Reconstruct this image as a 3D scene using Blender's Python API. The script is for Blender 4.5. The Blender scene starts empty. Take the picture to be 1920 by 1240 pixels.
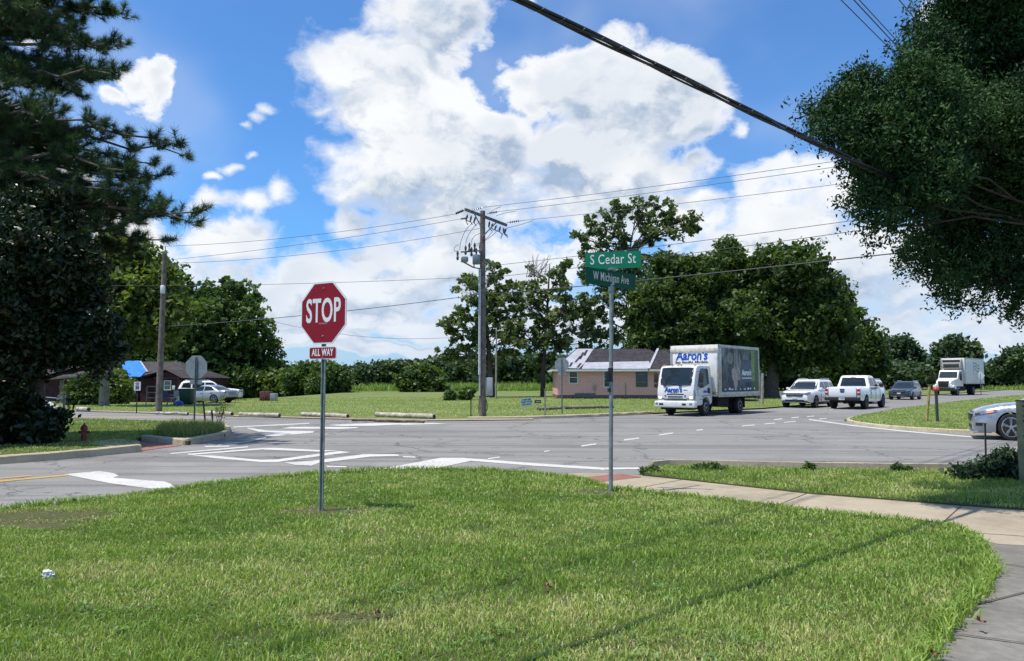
import bpy, bmesh, math, random
import numpy as np
from mathutils import Vector, Matrix
random.seed(7)
RNG = np.random.default_rng(11)
SC = bpy.context.scene
COL = SC.collection
# ------------------------------------------------------------------ camera
F, CX, CY, HCAM = 1400.0, 960.0, 620.0, 1.65
PITCH = math.atan(94.0 / F)
cam = bpy.data.cameras.new('camera')
cam.sensor_width = 36.0
cam.lens = 36.0 * F / 1920.0
cam.clip_start, cam.clip_end = 0.05, 5000
camo = bpy.data.objects.new('camera', cam)
camo.location = (0, 0, HCAM)
camo.rotation_euler = (math.pi / 2 + PITCH, 0, 0)
COL.objects.link(camo)
SC.camera = camo


def ray(px, py):
    a, b = (px - CX) / F, (CY - py) / F
    return (a, math.cos(PITCH) - b * math.sin(PITCH), math.sin(PITCH) + b * math.cos(PITCH))


def G(px, py, z=0.0):            # ground point seen at a photo pixel
    r = ray(px, py)
    t = (z - HCAM) / r[2]
    return Vector((r[0] * t, r[1] * t, z))


def D(px, py, Y):                # point at distance Y
    r = ray(px, py)
    t = Y / r[1]
    return Vector((r[0] * t, Y, HCAM + r[2] * t))


def ground_h(x, y):              # the yard of the maroon house lies lower than the road
    y0 = 42 + max(0.0, -20 - x) * 0.33
    a = min(1, max(0, (y - y0) / 52)); c = 1 - min(1, max(0, (y - 128) / 25)); e = min(1, max(0, (-22 - x) / 12))
    return -1.3 * a * c * e * e * (3 - 2 * e)


def GH(px, py, z=0.03):          # the same, on that sloping yard
    p = G(px, py, z)
    if p.x > -18 or p.y < 42: return p
    r = ray(px, py); Y = 42.0
    while Y < 160:
        k = Y / r[1]
        if HCAM + r[2] * k < z + ground_h(r[0] * k, Y): break
        Y += 0.1
    k = Y / r[1]
    return Vector((r[0] * k, Y, z + ground_h(r[0] * k, Y)))


# ------------------------------------------------------------------ world + sun
SUNV = Vector((-0.33, -0.13, 1.0)).normalized()
SUN_EL = math.asin(SUNV.z)
SUN_ROT = math.atan2(SUNV.x, SUNV.y)
SC.view_settings.view_transform = 'Standard'
SC.view_settings.look = 'None'
SC.view_settings.exposure = 0.25
SC.view_settings.gamma = 1.0
sun = bpy.data.lights.new('sun', 'SUN')
sun.energy = 4.7
sun.angle = math.radians(0.53)
sun.color = (1.0, 0.95, 0.87)
suno = bpy.data.objects.new('sun', sun)
suno.rotation_euler = SUNV.to_track_quat('Z', 'Y').to_euler()
suno.location = (-20, 0, 60)
COL.objects.link(suno)

W = bpy.data.worlds.new('World')
SC.world = W
W.use_nodes = True
NT = W.node_tree
NT.nodes.clear()


class NB:                        # tiny node builder
    def __init__(s, nt): s.nt = nt
    def n(s, typ, **kw):
        x = s.nt.nodes.new(typ)
        for k, v in kw.items(): setattr(x, k, v)
        return x
    def put(s, sock, v):
        if hasattr(v, 'is_output'): s.nt.links.new(v, sock)
        else: sock.default_value = v
    def m(s, op, a, b=0.0, c=0.0, clamp=False):
        x = s.n('ShaderNodeMath', operation=op, use_clamp=clamp)
        s.put(x.inputs[0], a); s.put(x.inputs[1], b); s.put(x.inputs[2], c)
        return x.outputs[0]
    def v(s, op, a, b=None, c=None):
        x = s.n('ShaderNodeVectorMath', operation=op)
        s.put(x.inputs[0], a)
        if b is not None: s.put(x.inputs[1], b)
        if c is not None: s.put(x.inputs[2], c)
        return x.outputs['Value'] if op in ('LENGTH', 'DISTANCE', 'DOT_PRODUCT') else x.outputs[0]
    def noise(s, vec, scale, detail=4, rough=0.5, dist=0.0, col=False, lac=2.0):
        x = s.n('ShaderNodeTexNoise')
        if vec is not None: s.put(x.inputs['Vector'], vec)
        x.inputs['Scale'].default_value = scale; x.inputs['Detail'].default_value = detail
        x.inputs['Roughness'].default_value = rough; x.inputs['Distortion'].default_value = dist
        x.inputs['Lacunarity'].default_value = lac
        return x.outputs['Color'] if col else x.outputs[0]
    def ss(s, v, a, b, to0=0.0, to1=1.0):
        x = s.n('ShaderNodeMapRange', interpolation_type='SMOOTHSTEP')
        s.put(x.inputs[0], v); s.put(x.inputs[1], a); s.put(x.inputs[2], b); s.put(x.inputs[3], to0); s.put(x.inputs[4], to1)
        return x.outputs[0]
    def mix(s, f, a, b, mode='MIX'):
        x = s.n('ShaderNodeMix', data_type='RGBA', blend_type=mode)
        s.put(x.inputs[0], f)
        s.put(x.inputs[6], a if hasattr(a, 'is_output') else (*a[:3], 1)); s.put(x.inputs[7], b if hasattr(b, 'is_output') else (*b[:3], 1))
        return x.outputs[2]
    def ramp(s, f, stops):
        x = s.n('ShaderNodeValToRGB'); cr = x.color_ramp
        while len(cr.elements) < len(stops): cr.elements.new(0.5)
        for e, (p, c) in zip(cr.elements, stops): e.position = p; e.color = (*c[:3], 1)
        s.put(x.inputs[0], f)
        return x.outputs[0]


b = NB(NT)
tc = b.n('ShaderNodeTexCoord')
dirv = b.v('NORMALIZE', tc.outputs['Generated'])
sky = b.n('ShaderNodeTexSky', sky_type='NISHITA', sun_disc=False, sun_elevation=SUN_EL, sun_rotation=SUN_ROT,
          altitude=0, air_density=1.0, dust_density=0.4, ozone_density=4.0)
sep = b.n('ShaderNodeSeparateXYZ'); b.put(sep.inputs[0], dirv)
az = b.m('ARCTAN2', sep.outputs[0], sep.outputs[1])
el = b.m('ARCSINE', sep.outputs[2])
warp = b.noise(dirv, 7.0, 3, 0.55, col=True)
wv = b.v('MULTIPLY_ADD', warp, (0.12, 0.12, 0.0), (-0.06, -0.06, 0.0))
cmb = b.n('ShaderNodeCombineXYZ'); b.put(cmb.inputs[0], az); b.put(cmb.inputs[1], el)
uv = b.v('ADD', cmb.outputs[0], wv)


def aziel(px, py):
    r = Vector(ray(px, py)).normalized()
    return math.atan2(r.x, r.y), math.asin(r.z)


# clouds: (photo px, py, rx, ry) read off as azimuth / elevation of each heap
CLOUDS = [
 (290,125,40,34),(255,160,46,36),(310,160,26,26),(225,195,30,18),(512,196,30,24),(494,216,30,20),(468,236,26,14),(404,322,26,16),(432,306,32,16),(458,294,24,12),(395,372,58,36),(455,378,50,26),(520,368,34,34),
 (800,20,140,75),(690,35,60,80),(655,120,95,75),(745,150,85,90),(810,200,105,90),(880,235,90,60),(690,210,120,70),(660,330,80,70),(740,320,110,90),
 (850,320,110,90),(590,190,40,25),(605,300,35,40),(930,240,35,30),
 (1140,85,70,45),(1090,140,110,60),(1190,150,110,80),(1270,130,70,60),(1150,230,130,90),(1270,220,80,70),(985,185,30,40),(1040,290,100,60),(1160,310,130,60),(1000,120,40,25),
 (1385,240,34,28),(960,375,140,70),(1120,390,150,70),(820,420,160,60),(880,490,200,60),(660,415,60,24),(720,470,60,40),
 (590,500,70,45),(545,540,120,50),(430,520,90,50),(660,540,130,50),(400,445,85,45),(340,500,60,60),(250,440,90,50),
 (690,596,170,26),(480,620,90,30),(1100,600,240,44),(1300,335,80,38),(1300,410,90,50),(1440,350,80,45),(1480,410,130,60),(1560,350,90,40),(1420,480,120,60),
 (1620,470,120,80),(1640,560,160,45),(1800,560,120,50),(1840,500,100,30),(1745,30,55,60),(1700,620,180,30),(60,80,60,40),(30,350,60,60),(1900,300,60,60),(1000,0,40,10),
 (560,640,130,16),(760,655,150,14),(1750,655,170,16),(1480,560,80,40),(120,560,160,70),(-150,300,200,120),(-400,500,300,120),(2150,200,160,160),(2350,500,300,140),(500,-330,200,110),(1500,-420,260,130),(-100,-300,200,120),(900,-700,300,200)]
UP = (-0.010, 0.034, 0.0)      # towards the light, in azimuth / elevation


def heapfield(p):
    m = None
    for (px, py, rx, ry) in CLOUDS:
        u, v = aziel(px, py)
        iu, iv = F / rx / 1.10, F / ry / 1.10
        d = b.v('LENGTH', b.v('MULTIPLY_ADD', p, (iu, iv, 0.0), (-u * iu, -v * iv, 0.0)))
        if rx < 62 and py < 400: d = b.m('MULTIPLY_ADD', d, 0.70, 0.46)
        m = d if m is None else b.m('SMOOTH_MIN', m, d, 0.35)
    h = b.m('SUBTRACT', 1.0, m)
    return b.m('MAXIMUM', b.m('MINIMUM', h, 0.55), -0.8)


# torn, drifting detail
cv = b.v('MULTIPLY', dirv, (1.0, 1.0, 1.35))
tw = b.noise(cv, 13.0, 5, 0.6, col=True)
cw = b.v('ADD', cv, b.v('MULTIPLY_ADD', tw, (0.045, 0.045, 0.045), (-0.0225, -0.0225, -0.0225)))


def density(p, q):
    d = b.m('ADD', b.m('MULTIPLY', heapfield(p), 0.95), b.m('MULTIPLY', b.m('SUBTRACT', b.noise(q, 6.5, 9, 0.58), 0.48), 2.0))
    return d


d1 = density(uv, cw)
d2 = density(b.v('ADD', uv, UP), b.v('ADD', cw, (-0.010, 0.0, 0.042)))
nf = b.noise(cw, 30.0, 8, 0.60)
nf2 = b.noise(b.v('ADD', cw, (-0.003, 0.0, 0.009)), 30.0, 8, 0.60)
dens = b.m('ADD', d1, b.m('MULTIPLY', b.m('SUBTRACT', nf, 0.5), 0.70))
away = b.ss(b.m('ABSOLUTE', az), 0.95, 1.4)
nb = b.noise(cv, 3.2, 10, 0.6)
dens = b.m('MAXIMUM', dens, b.m('MULTIPLY', away, b.m('MULTIPLY', b.m('SUBTRACT', nb, 0.5), 2.0)))
soft = b.ss(b.noise(cv, 4.0, 3, 0.5), 0.35, 0.65, 0.20, 0.62)
alpha = b.ss(dens, -0.08, soft)
alpha = b.m('MULTIPLY', alpha, b.ss(el, 0.0, 0.03))
g_ = b.m('ADD', b.m('SUBTRACT', d1, d2), b.m('MULTIPLY', b.m('SUBTRACT', nf, nf2), 0.6))
bright = b.ss(g_, -0.36, 0.20)
thick = b.ss(dens, 0.10, 0.60)
nb2 = b.noise(cv, 5.0, 4, 0.5)
dark = b.m('MULTIPLY', b.m('SUBTRACT', 1.0, bright), 0.95)
dark = b.m('ADD', dark, b.m('MULTIPLY', b.ss(nb2, 0.41, 0.60), 0.34))
shade = b.m('MULTIPLY', thick, dark, clamp=True)
ccol = b.mix(shade, (0.88, 0.90, 0.92), (0.37, 0.465, 0.61))
low = b.ss(el, 0.22, 0.0)
ccol = b.mix(b.m('MULTIPLY', low, 0.5), ccol, (0.50, 0.62, 0.80))
skyc = b.mix(1.0, sky.outputs[0], (0.44, 0.90, 1.28), 'MULTIPLY')
skyc = b.mix(b.ss(el, 0.20, 0.0, 0.0, 0.75), skyc, (3.3, 4.4, 6.0))
bg1 = b.n('ShaderNodeBackground'); b.put(bg1.inputs[0], skyc); bg1.inputs[1].default_value = 0.12
bg2 = b.n('ShaderNodeBackground'); b.put(bg2.inputs[0], ccol); bg2.inputs[1].default_value = 0.93
mx = b.n('ShaderNodeMixShader'); b.put(mx.inputs[0], alpha)
NT.links.new(bg1.outputs[0], mx.inputs[1]); NT.links.new(bg2.outputs[0], mx.inputs[2])
wo = b.n('ShaderNodeOutputWorld'); NT.links.new(mx.outputs[0], wo.inputs[0])
W.cycles.sampling_method = 'MANUAL'
W.cycles.sample_map_resolution = 512
SC.cycles.max_bounces = 5
SC.cycles.diffuse_bounces = 3
SC.cycles.glossy_bounces = 3
SC.cycles.transmission_bounces = 4
SC.cycles.transparent_max_bounces = 6
SC.cycles.use_denoising = True

# ------------------------------------------------------------------ materials
_M = {}


def mat(name, col, rough=0.6, metal=0.0, var=0.15, vscale=6.0, bump=0.0, bscale=40.0, coat=0.0, col2=None, dirt=0.0, emit=None, spec=0.5):
    if name in _M: return _M[name]
    mt = bpy.data.materials.new(name); mt.use_nodes = True
    q = NB(mt.node_tree); pb = mt.node_tree.nodes['Principled BSDF']
    t = q.n('ShaderNodeTexCoord').outputs['Object']
    nz = q.noise(t, vscale, 6, 0.6)
    c2 = col2 or tuple(min(1, c * (1 - var * 2)) for c in col)
    c = q.mix(q.ss(nz, 0.35, 0.68), col, c2)
    if dirt:
        n3 = q.noise(t, vscale * 0.37 + 1.3, 8, 0.7)
        c = q.mix(q.m('MULTIPLY', q.ss(n3, 0.5, 0.72), dirt), c, (0.16, 0.13, 0.09))
    q.put(pb.inputs['Base Color'], c)
    q.put(pb.inputs['Roughness'], q.ss(nz, 0.3, 0.7, max(0.02, rough - 0.06), min(1, rough + 0.08)))
    pb.inputs['Metallic'].default_value = metal
    pb.inputs['Coat Weight'].default_value = coat
    pb.inputs['Coat Roughness'].default_value = 0.05
    pb.inputs['Specular IOR Level'].default_value = spec
    if bump:
        bn = q.n('ShaderNodeBump'); bn.inputs['Strength'].default_value = bump; bn.inputs['Distance'].default_value = 0.02
        q.put(bn.inputs['Height'], q.noise(t, bscale, 6, 0.65)); q.put(pb.inputs['Normal'], bn.outputs[0])
    if emit:
        pb.inputs['Emission Color'].default_value = (*emit[:3], 1); pb.inputs['Emission Strength'].default_value = emit[3]
    _M[name] = mt
    return mt


def leafmat(name, c1, c2, c3, trans=0.3, rough=0.5, c4=None):
    mt = bpy.data.materials.new(name); mt.use_nodes = True
    q = NB(mt.node_tree); nt = mt.node_tree; nt.nodes.clear()
    at = q.n('ShaderNodeAttribute', attribute_name='rnd').outputs['Fac']
    c = q.ramp(at, [(0.0, c1), (0.55, c2), (0.90 if c4 else 1.0, c3)] + ([(1.0, c4)] if c4 else []))
    pb = q.n('ShaderNodeBsdfPrincipled'); q.put(pb.inputs['Base Color'], c); pb.inputs['Roughness'].default_value = rough
    pb.inputs['Specular IOR Level'].default_value = 0.35
    tr = q.n('ShaderNodeBsdfTranslucent'); q.put(tr.inputs[0], q.mix(1.0, c, (1.3, 1.4, 0.5), 'MULTIPLY'))
    mx = q.n('ShaderNodeMixShader'); mx.inputs[0].default_value = trans
    nt.links.new(pb.outputs[0], mx.inputs[1]); nt.links.new(tr.outputs[0], mx.inputs[2])
    o = q.n('ShaderNodeOutputMaterial'); nt.links.new(mx.outputs[0], o.inputs[0])
    return mt


def glassmat(name, tint=(0.02, 0.03, 0.035), rough=0.03):
    mt = bpy.data.materials.new(name); mt.use_nodes = True
    pb = mt.node_tree.nodes['Principled BSDF']; q = NB(mt.node_tree)
    t = q.n('ShaderNodeTexCoord').outputs['Object']
    q.put(pb.inputs['Base Color'], q.mix(q.noise(t, 2.5, 3), tint, tuple(c * 1.8 for c in tint)))
    pb.inputs['Roughness'].default_value = rough
    pb.inputs['Specular IOR Level'].default_value = 0.55
    return mt


# ------------------------------------------------------------------ object helpers
def tag(o, label=None, cat=None, group=None, kind=None):
    if label: o['label'] = label
    if cat: o['category'] = cat
    if group: o['group'] = group
    if kind: o['kind'] = kind
    return o


def thing(name, label, cat, loc=(0, 0, 0), rz=0.0, group=None, scale=1.0):
    o = bpy.data.objects.new(name, None); COL.objects.link(o)
    o.empty_display_size = 0.2
    o.location = loc; o.rotation_euler = (0, 0, rz); o.scale = (scale,) * 3
    return tag(o, label, cat, group)


def link(name, me, parent=None, mats=None):
    o = bpy.data.objects.new(name, me); COL.objects.link(o)
    if mats is not None:
        for m_ in (mats if isinstance(mats, (list, tuple)) else [mats]): me.materials.append(m_)
    if parent is not None: o.parent = parent
    return o


def copy_tree(o, parent=None):
    c = o.copy(); COL.objects.link(c); c.parent = parent
    for ch in o.children: copy_tree(ch, c)
    return c


class MB:
    def __init__(s): s.v = []; s.f = []; s.mi = []; s.cur = 0
    def add(s, vs, fs):
        k = len(s.v); s.v += [tuple(p) for p in vs]
        for f in fs: s.f.append([i + k for i in f]); s.mi.append(s.cur)
        return s
    def box(s, c, d, rz=0.0, R=None):
        hx, hy, hz = d[0] / 2, d[1] / 2, d[2] / 2
        M = R or Matrix.Rotation(rz, 3, 'Z'); c = Vector(c)
        vs = [M @ Vector((x * hx, y * hy, z * hz)) + c for x in (-1, 1) for y in (-1, 1) for z in (-1, 1)]
        return s.add(vs, [(0, 1, 3, 2), (4, 6, 7, 5), (0, 4, 5, 1), (2, 3, 7, 6), (0, 2, 6, 4), (1, 5, 7, 3)])
    def b2(s, x0, x1, y0, y1, z0, z1):
        return s.box(((x0 + x1) / 2, (y0 + y1) / 2, (z0 + z1) / 2), (x1 - x0, y1 - y0, z1 - z0))
    def tube(s, pts, r, n=8, cap=True):
        pts = [Vector(p) for p in pts]; N = len(pts)
        rs = r if isinstance(r, (list, tuple)) else [r] * N
        vs = []; up0 = None
        for i, p in enumerate(pts):
            t = (pts[min(i + 1, N - 1)] - pts[max(i - 1, 0)]).normalized()
            if up0 is None: up0 = Vector((0, 0, 1)) if abs(t.z) < 0.9 else Vector((1, 0, 0))
            a = t.cross(up0).normalized(); bb = t.cross(a).normalized(); up0 = -bb if False else up0
            for k in range(n):
                w = 2 * math.pi * k / n
                vs.append(p + (a * math.cos(w) + bb * math.sin(w)) * rs[i])
        fs = [(i * n + k, i * n + (k + 1) % n, (i + 1) * n + (k + 1) % n, (i + 1) * n + k) for i in range(N - 1) for k in range(n)]
        if cap: fs += [tuple(range(n))[::-1], tuple((N - 1) * n + k for k in range(n))]
        return s.add(vs, fs)
    def lathe(s, prof, c=(0, 0, 0), n=20, axis='Z'):
        vs = []; c = Vector(c)
        for (r, h) in prof:
            for k in range(n):
                w = 2 * math.pi * k / n
                x, y = r * math.cos(w), r * math.sin(w)
                vs.append(c + (Vector((x, y, h)) if axis == 'Z' else Vector((x, h, y)) if axis == 'Y' else Vector((h, x, y))))
        N = len(prof)
        fs = [(i * n + k, i * n + (k + 1) % n, (i + 1) * n + (k + 1) % n, (i + 1) * n + k) for i in range(N - 1) for k in range(n)]
        fs += [tuple(range(n))[::-1], tuple((N - 1) * n + k for k in range(n))]
        return s.add(vs, fs)
    def prism(s, poly, axis, a, bq):      # poly in the plane across the axis
        def P(u, v, w): return (w, u, v) if axis == 'X' else (u, w, v) if axis == 'Y' else (u, v, w)
        n = len(poly)
        return s.add([P(u, v, a) for u, v in poly] + [P(u, v, bq) for u, v in poly],
                     [tuple(range(n)), tuple(range(n, 2 * n))[::-1]] + [(i, i + n, (i + 1) % n + n, (i + 1) % n) for i in range(n)])
    def mesh(s, name, bevel=0.0, seg=2, smooth=None):
        me = bpy.data.meshes.new(name); bm = bmesh.new()
        vv = [bm.verts.new(p) for p in s.v]
        for f, mi in zip(s.f, s.mi):
            try: bf = bm.faces.new([vv[i] for i in f]); bf.material_index = mi
            except ValueError: pass
        bmesh.ops.recalc_face_normals(bm, faces=bm.faces)
        if bevel:
            es = [e for e in bm.edges if len(e.link_faces) == 2 and e.calc_face_angle(0) > 0.5]
            bmesh.ops.bevel(bm, geom=es, offset=bevel, segments=seg, affect='EDGES', clamp_overlap=True, profile=0.5)
        bm.to_mesh(me); bm.free()
        if smooth is not None or bevel:
            me.shade_smooth()
            try: me.set_sharp_from_angle(angle=math.radians(smooth or 35))
            except Exception: pass
        return me
    def build(s, name, m_, parent=None, bevel=0.0, seg=2, smooth=None):
        return link(name, s.mesh(name, bevel, seg, smooth), parent, m_)


def npmesh(name, V, Fc, mats, parent=None, rnd=None, k=None):
    """V (n,3), Fc (m,k) arrays -> mesh; rnd is one float per face"""
    me = bpy.data.meshes.new(name)
    V = np.ascontiguousarray(V, dtype=np.float32); Fc = np.ascontiguousarray(Fc, dtype=np.int32)
    nf, kk = Fc.shape
    me.vertices.add(len(V)); me.vertices.foreach_set('co', V.ravel())
    me.loops.add(nf * kk); me.loops.foreach_set('vertex_index', Fc.ravel())
    me.polygons.add(nf); me.polygons.foreach_set('loop_start', np.arange(nf, dtype=np.int32) * kk)
    try: me.polygons.foreach_set('loop_total', np.full(nf, kk, dtype=np.int32))
    except Exception: pass
    if rnd is not None:
        a = me.attributes.new('rnd', 'FLOAT', 'FACE'); a.data.foreach_set('value', np.ascontiguousarray(rnd, dtype=np.float32))
    me.update()
    return link(name, me, parent, mats)


def text_mesh(txt, size, weight=0.0, xs=1.0, space=1.0, shear=0.0, depth=0.001):
    cu = bpy.data.curves.new('txt', 'FONT'); cu.body = txt; cu.size = size; cu.offset = weight; cu.shear = shear
    cu.extrude = depth; cu.space_character = space; cu.align_x = 'CENTER'; cu.align_y = 'CENTER'; cu.resolution_u = 4
    o = bpy.data.objects.new('txt', cu); COL.objects.link(o)
    dg = bpy.context.evaluated_depsgraph_get(); dg.update()
    me = bpy.data.meshes.new_from_object(o.evaluated_get(dg))
    bpy.data.objects.remove(o); bpy.data.curves.remove(cu)
    for v in me.vertices: v.co.x *= xs
    return me


def text(name, txt, size, pos, R, m_, parent, **kw):
    """R: 3x3 matrix whose columns are text right, text up, text normal"""
    me = text_mesh(txt, size, **kw)
    me.transform(Matrix.Translation(Vector(pos)) @ R.to_4x4())
    return link(name, me, parent, m_)


def basis(right, up):
    right = Vector(right).normalized(); up = Vector(up).normalized(); nn = right.cross(up)
    return Matrix((right, up, nn)).transposed()


def inpoly(P, poly):
    x, y = P[:, 0], P[:, 1]; c = np.zeros(len(P), bool); n = len(poly)
    for i in range(n):
        x1, y1 = poly[i][:2]; x2, y2 = poly[(i + 1) % n][:2]
        if y1 == y2: continue
        c ^= ((y1 > y) != (y2 > y)) & (x < (x2 - x1) * (y - y1) / (y2 - y1) + x1)
    return c


_lat = RNG.random((64, 64))


def vnoise(x, y):
    xi = np.floor(x).astype(int); yi = np.floor(y).astype(int); fx = x - xi; fy = y - yi
    fx = fx * fx * (3 - 2 * fx); fy = fy * fy * (3 - 2 * fy)
    g = lambda a, c: _lat[a % 64, c % 64]
    return (g(xi, yi) * (1 - fx) + g(xi + 1, yi) * fx) * (1 - fy) + (g(xi, yi + 1) * (1 - fx) + g(xi + 1, yi + 1) * fx) * fy


def fbm(x, y, o=3):
    s = 0; a = 0.5; t = 0
    for i in range(o): s = s + a * vnoise(x * 2 ** i + 7.3 * i, y * 2 ** i + 3.1 * i); t += a; a *= 0.5
    return s / t
# ================================================================== SETTING
def ground_mat(name, cols, s1=0.5, s2=8.0, bump=0.4, bdist=0.03, rough=0.9, extra=None):
    mt = bpy.data.materials.new(name); mt.use_nodes = True
    q = NB(mt.node_tree); pb = mt.node_tree.nodes['Principled BSDF']
    t = q.n('ShaderNodeTexCoord').outputs['Object']
    n_ = q.noise(t, s1, 8, 0.65); n2_ = q.noise(t, s2, 6, 0.7)
    c = q.ramp(q.m('ADD', q.m('MULTIPLY', n_, 0.6), q.m('MULTIPLY', n2_, 0.4)), cols)
    if extra: c = extra(q, t, c)
    q.put(pb.inputs['Base Color'], c); pb.inputs['Roughness'].default_value = rough
    pb.inputs['Specular IOR Level'].default_value = 0.25
    bn = q.n('ShaderNodeBump'); bn.inputs['Strength'].default_value = bump; bn.inputs['Distance'].default_value = bdist
    q.put(bn.inputs['Height'], q.noise(t, s2 * 3, 6, 0.7)); q.put(pb.inputs['Normal'], bn.outputs[0])
    return mt


def mow(q, t, c):
    v = q.v('MULTIPLY', t, (0.06, 1.1, 1.0))
    s = q.noise(v, 1.0, 3, 0.6)
    return q.mix(q.m('MULTIPLY', q.ss(s, 0.45, 0.65), 0.35), c, (0.21, 0.22, 0.07))


M_FIELD = ground_mat('field_grass', [(0.34, (0.085, 0.120, 0.030)), (0.5, (0.135, 0.170, 0.048)), (0.66, (0.20, 0.215, 0.075))], 0.12, 1.6, 0.8, 0.1, extra=mow)
M_SOIL = ground_mat('turf_soil', [(0.30, (0.045, 0.060, 0.016)), (0.5, (0.075, 0.088, 0.028)), (0.7, (0.13, 0.115, 0.055))], 1.2, 14, 0.8, 0.03)
M_MEADOW = ground_mat('meadow', [(0.35, (0.12, 0.19, 0.035)), (0.6, (0.18, 0.25, 0.06))], 0.05, 1.0, 0.6, 0.2)


def asph(q, t, c):
    v = q.v('MULTIPLY', t, (0.05, 1.3, 1.0))
    s = q.noise(v, 1.0, 5, 0.65, 0.6)
    c = q.mix(q.m('MULTIPLY', q.ss(s, 0.48, 0.66), 0.62), c, (0.080, 0.077, 0.074))
    s3 = q.noise(q.v('MULTIPLY', t, (0.12, 3.2, 1.0)), 1.0, 5, 0.7, 0.3)
    c = q.mix(q.m('MULTIPLY', q.ss(s3, 0.54, 0.66), 0.45), c, (0.06, 0.058, 0.055))
    c = q.mix(q.m('MULTIPLY', q.ss(s, 0.46, 0.33), 0.35), c, (0.29, 0.28, 0.26))
    pt = q.noise(t, 0.22, 5, 0.6, 1.0)
    c = q.mix(q.m('MULTIPLY', q.ss(pt, 0.52, 0.60), 0.28), c, (0.105, 0.10, 0.095))
    st = q.noise(t, 1.7, 3, 0.5)
    c = q.mix(q.m('MULTIPLY', q.ss(st, 0.66, 0.74), 0.5), c, (0.06, 0.055, 0.05))
    sp = q.n('ShaderNodeTexVoronoi'); sp.inputs['Scale'].default_value = 90; q.put(sp.inputs['Vector'], t)
    c = q.mix(q.m('MULTIPLY', q.ss(sp.outputs['Color'], 0.3, 0.9), 0.35), c, (0.34, 0.33, 0.32))
    cr = q.n('ShaderNodeTexVoronoi', feature='DISTANCE_TO_EDGE'); cr.inputs['Scale'].default_value = 0.22
    q.put(cr.inputs['Vector'], q.v('ADD', t, q.v('MULTIPLY', q.noise(t, 1.5, 5, 0.7, col=True), (1.6, 1.6, 0))))
    c = q.mix(q.m('MULTIPLY', q.ss(cr.outputs[0], 0.009, 0.002), 0.7), c, (0.05, 0.05, 0.05))
    return c


M_ASPH = ground_mat('asphalt', [(0.3, (0.170, 0.163, 0.150)), (0.5, (0.210, 0.201, 0.184)), (0.7, (0.250, 0.238, 0.217))], 0.25, 22, 0.35, 0.008, 0.85, asph)


def conc(q, t, c):
    n3 = q.noise(t, 0.9, 6, 0.7)
    return q.mix(q.m('MULTIPLY', q.ss(n3, 0.45, 0.62), 0.5), c, (0.21, 0.175, 0.13))


M_CONC = ground_mat('concrete', [(0.32, (0.26, 0.215, 0.150)), (0.5, (0.35, 0.295, 0.210)), (0.68, (0.42, 0.36, 0.260))], 0.8, 9, 0.3, 0.01, 0.85, conc)
M_CONC_OLD = ground_mat('old_concrete', [(0.32, (0.120, 0.112, 0.094)), (0.5, (0.180, 0.168, 0.145)), (0.68, (0.27, 0.25, 0.215))], 1.0, 12, 0.5, 0.012, 0.9)
M_KERB = ground_mat('kerb_concrete', [(0.3, (0.27, 0.22, 0.14)), (0.5, (0.45, 0.38, 0.26)), (0.7, (0.56, 0.49, 0.355))], 1.5, 10, 0.5, 0.015, 0.9)
M_BRICKP = ground_mat('tactile_red', [(0.35, (0.22, 0.095, 0.075)), (0.6, (0.30, 0.15, 0.115))], 1.5, 20, 0.4, 0.01, 0.85)


def worn(q, t, c):
    n3 = q.noise(t, 14.0, 6, 0.75); n4 = q.noise(t, 0.9, 4, 0.6)
    f = q.ss(q.m('ADD', n3, q.m('MULTIPLY', n4, 0.35)), 0.64, 0.84)
    return q.mix(q.m('MULTIPLY', f, 0.55), c, (0.24, 0.235, 0.22))


M_PAINT = ground_mat('road_paint', [(0.3, (0.47, 0.455, 0.42)), (0.7, (0.60, 0.585, 0.545))], 1.0, 15, 0.2, 0.005, 0.7, worn)
M_YEL = ground_mat('road_paint_yellow', [(0.3, (0.42, 0.26, 0.07)), (0.7, (0.50, 0.33, 0.11))], 1.0, 15, 0.2, 0.005, 0.7, worn)


def sheet(name, poly, z, m_, thick=0.0, kind='structure', parent=None):
    """filled polygon with skirt down by thick"""
    bm = bmesh.new()
    vs = [bm.verts.new((p[0], p[1], z)) for p in poly]
    f = bm.faces.new(vs)
    if f.normal.z < 0: f.normal_flip()
    bm.normal_update()
    if thick:
        r = bmesh.ops.extrude_face_region(bm, geom=[f])
        top = [e for e in r['geom'] if isinstance(e, bmesh.types.BMVert)]
        for v in vs: v.co.z -= thick
        bmesh.ops.recalc_face_normals(bm, faces=bm.faces)
    bmesh.ops.triangulate(bm, faces=[f for f in bm.faces if len(f.verts) > 4])
    me = bpy.data.meshes.new(name); bm.to_mesh(me); bm.free()
    o = link(name, me, parent, m_)
    if kind: o['kind'] = kind
    return o


def smooth_line(pts, it=2):
    for _ in range(it):
        q_ = [pts[0]]
        for a, c in zip(pts[:-1], pts[1:]):
            q_ += [a.lerp(c, 0.25), a.lerp(c, 0.75)]
        q_.append(pts[-1]); pts = q_
    return pts


def drape(o):
    bm = bmesh.new(); bm.from_mesh(o.data)
    for x in list(range(-110, -17, 3)):
        bmesh.ops.bisect_plane(bm, geom=bm.verts[:] + bm.edges[:] + bm.faces[:], plane_co=(x, 0, 0), plane_no=(1, 0, 0))
    for y in list(range(42, 156, 4)):
        bmesh.ops.bisect_plane(bm, geom=bm.verts[:] + bm.edges[:] + bm.faces[:], plane_co=(0, y, 0), plane_no=(0, 1, 0))
    for v in bm.verts: v.co.z += ground_h(v.co.x, v.co.y) if v.co.x > -140 else 0
    bmesh.ops.triangulate(bm, faces=bm.faces[:])
    bm.to_mesh(o.data); bm.free()


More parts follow.
